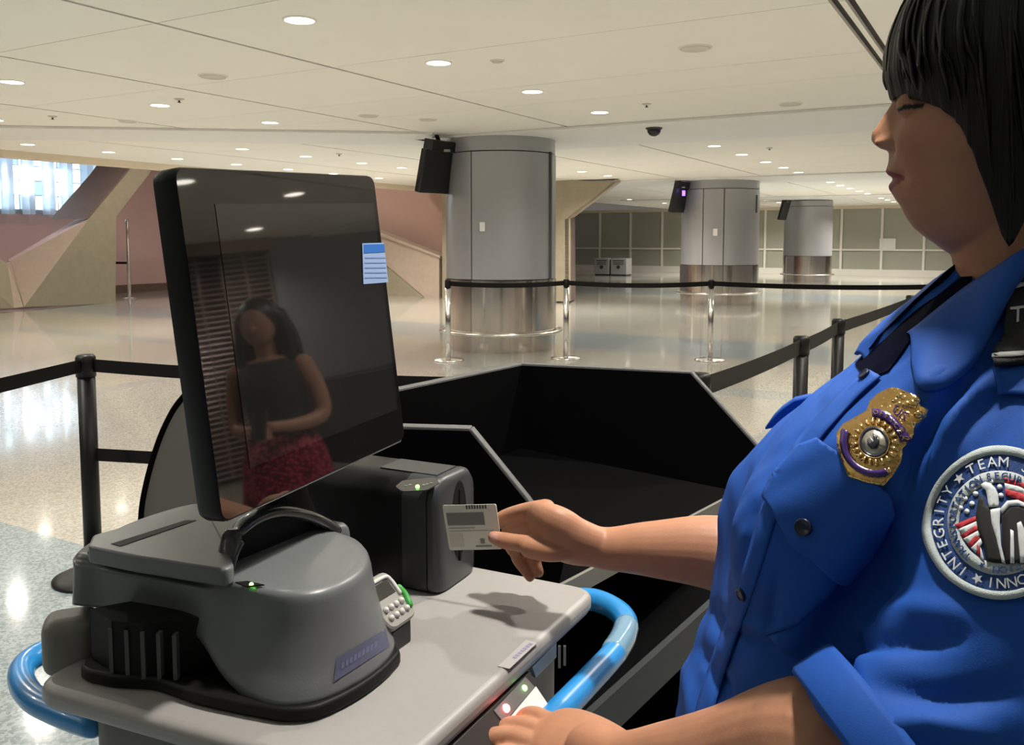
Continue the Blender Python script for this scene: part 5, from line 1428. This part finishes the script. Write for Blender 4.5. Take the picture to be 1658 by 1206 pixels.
vis_p = thing('person', 'visitor in black sleeveless top and red skirt, mirrored in the monitor', 'person', (3.0, 2.35, 0))
fv = np.array([-.75, -.66, 0]); rv = np.array([-.66, .75, 0])          # forward, her right
VO = np.array([3.0, 2.27, 0])
def vp(f, r, z): return VO + fv * f + rv * r + UZ * z
vb = [loft_vf([[vp(rx * math.cos(t) + fo, ry * math.sin(t), z) for t in np.linspace(0, 2 * math.pi, 33)[:-1]] for z, rx, ry, fo in ((.95, .10, .15, 0), (1.05, .09, .125, 0), (1.18, .105, .14, .01), (1.27, .10, .16, .01), (1.34, .08, .16, 0), (1.38, .055, .09, 0))]),
      tube_vf([vp(0, 0, 1.36), vp(.02, 0, 1.44), vp(.04, 0, 1.5)], .05, seg=20),
      ico_vf(vp(.06, 0, 1.55), (.085, .085, .115), 28, 20), tube_vf([vp(.13, 0, 1.545), vp(.155, 0, 1.525)], [.012, .012], seg=10),
      tube_vf([vp(0, .17, 1.32), vp(-.02, .215, 1.18), vp(.0, .22, 1.06), vp(.13, .13, 1.04), vp(.25, .04, 1.06)], [.05, .043, .038, .032, .024], seg=20),
      tube_vf([vp(0, -.17, 1.32), vp(-.02, -.21, 1.18), vp(.0, -.21, 1.06), vp(.13, -.12, 1.04), vp(.25, -.03, 1.06)], [.05, .043, .038, .032, .024], seg=20)]
for s in (-1, 1):
    vb.append(tube_vf([vp(0, s * .08, .9), vp(.01, s * .085, .5), vp(-.01, s * .085, .1), vp(.0, s * .085, .06)], [.08, .058, .04, .04], seg=20))
    vb.append(tube_vf([vp(-.04, s * .085, .035), vp(.05, s * .09, .03), vp(.13, s * .095, .022)], [(.03, .034), (.036, .028), (.03, .02)], seg=16))
    for k in range(4): vb.append(tube_vf([vp(.25, s * .035, 1.05 - .014 * k), vp(.29, s * .02, 1.05 - .014 * k), vp(.30, s * -.005, 1.05 - .014 * k)], [.009, .0085, .007], seg=8, per=3))
    vb.append(tube_vf([vp(.23, s * .03, 1.07), vp(.27, s * .015, 1.09)], [.011, .009], seg=8, per=3))
vm_ = remesh('body', vb, .007, 4)
ca = vm_.color_attributes.new('tint', 'FLOAT_COLOR', 'POINT'); n = len(vm_.vertices)
ca.data.foreach_set('color', np.tile(np.array([.34, .18, .12, 1], np.float32), n))
put('body', vm_, M_SKIN, vis_p, smooth=True)
V, Fc = loft_vf([[vp(rx * math.cos(t) + fo, ry * math.sin(t), z) for t in np.linspace(0, 2 * math.pi, 41)[:-1]] for z, rx, ry, fo in ((.96, .125, .17, 0), (1.05, .108, .142, 0), (1.18, .125, .155, .01), (1.27, .118, .172, .01), (1.335, .095, .168, 0), (1.365, .07, .11, 0))]); raw('top', V, Fc, mat('black_knit', (.012, .012, .014), .8), vis_p, smooth=True)
m = mat('red_print', (.36, .025, .05), .8)
nt = m.node_tree; b = nt.nodes['Principled BSDF']; vo = nt.nodes.new('ShaderNodeTexVoronoi'); vo.inputs['Scale'].default_value = 60; tc = nt.nodes.new('ShaderNodeTexCoord'); nt.links.new(tc.outputs['Object'], vo.inputs['Vector'])
rp_ = nt.nodes.new('ShaderNodeValToRGB'); rp_.color_ramp.elements[0].color = (.55, .05, .09, 1); rp_.color_ramp.elements[1].color = (.10, .005, .015, 1); rp_.color_ramp.elements[0].position = .2; rp_.color_ramp.elements[1].position = .6
nt.links.new(vo.outputs['Distance'], rp_.inputs[0]); nt.links.new(rp_.outputs[0], b.inputs['Base Color'])
V, Fc = loft_vf([[vp((rx + .008 * math.sin(9 * t)) * math.cos(t), (ry + .008 * math.sin(9 * t)) * math.sin(t), z) for t in np.linspace(0, 2 * math.pi, 81)[:-1]] for z, rx, ry in ((1.0, .12, .16), (.9, .155, .20), (.75, .18, .225), (.58, .21, .25))]); raw('skirt', V, Fc, m, vis_p, smooth=True)
hv = [ico_vf(vp(.035, 0, 1.575), (.10, .10, .115), 28, 18)] + [tube_vf([vp(.02 - .05 * c, s * .085, 1.58), vp(-.01 - .05 * c, s * .115, 1.45), vp(-.0 - .05 * c, s * .12, 1.33), vp(.02 - .05 * c, s * .11, 1.24)], [.04, .045, .04, .012], seg=14) for s in (-1, 1) for c in (0, 1)] + [tube_vf([vp(-.06, 0, 1.6), vp(-.10, 0, 1.42), vp(-.11, 0, 1.25)], [(.09, .05), (.12, .05), (.09, .03)], seg=18, updir=tuple(fv))]
put('hair', remesh('hair', hv, .008, 5), mat('dark_brown_hair', (.012, .008, .007), .4), vis_p, smooth=True)
ph_ = thing('phone', 'dark phone held by the mirrored visitor', 'phone', vp(.29, 0, 1.06)); box('phone_body', vp(.295, 0, 1.075), (.075, .009, .15), M_BLKPOST, ph_, ax=(rv, fv * .8 + UZ * .6, UZ * .8 - fv * .6), bevel=.004)
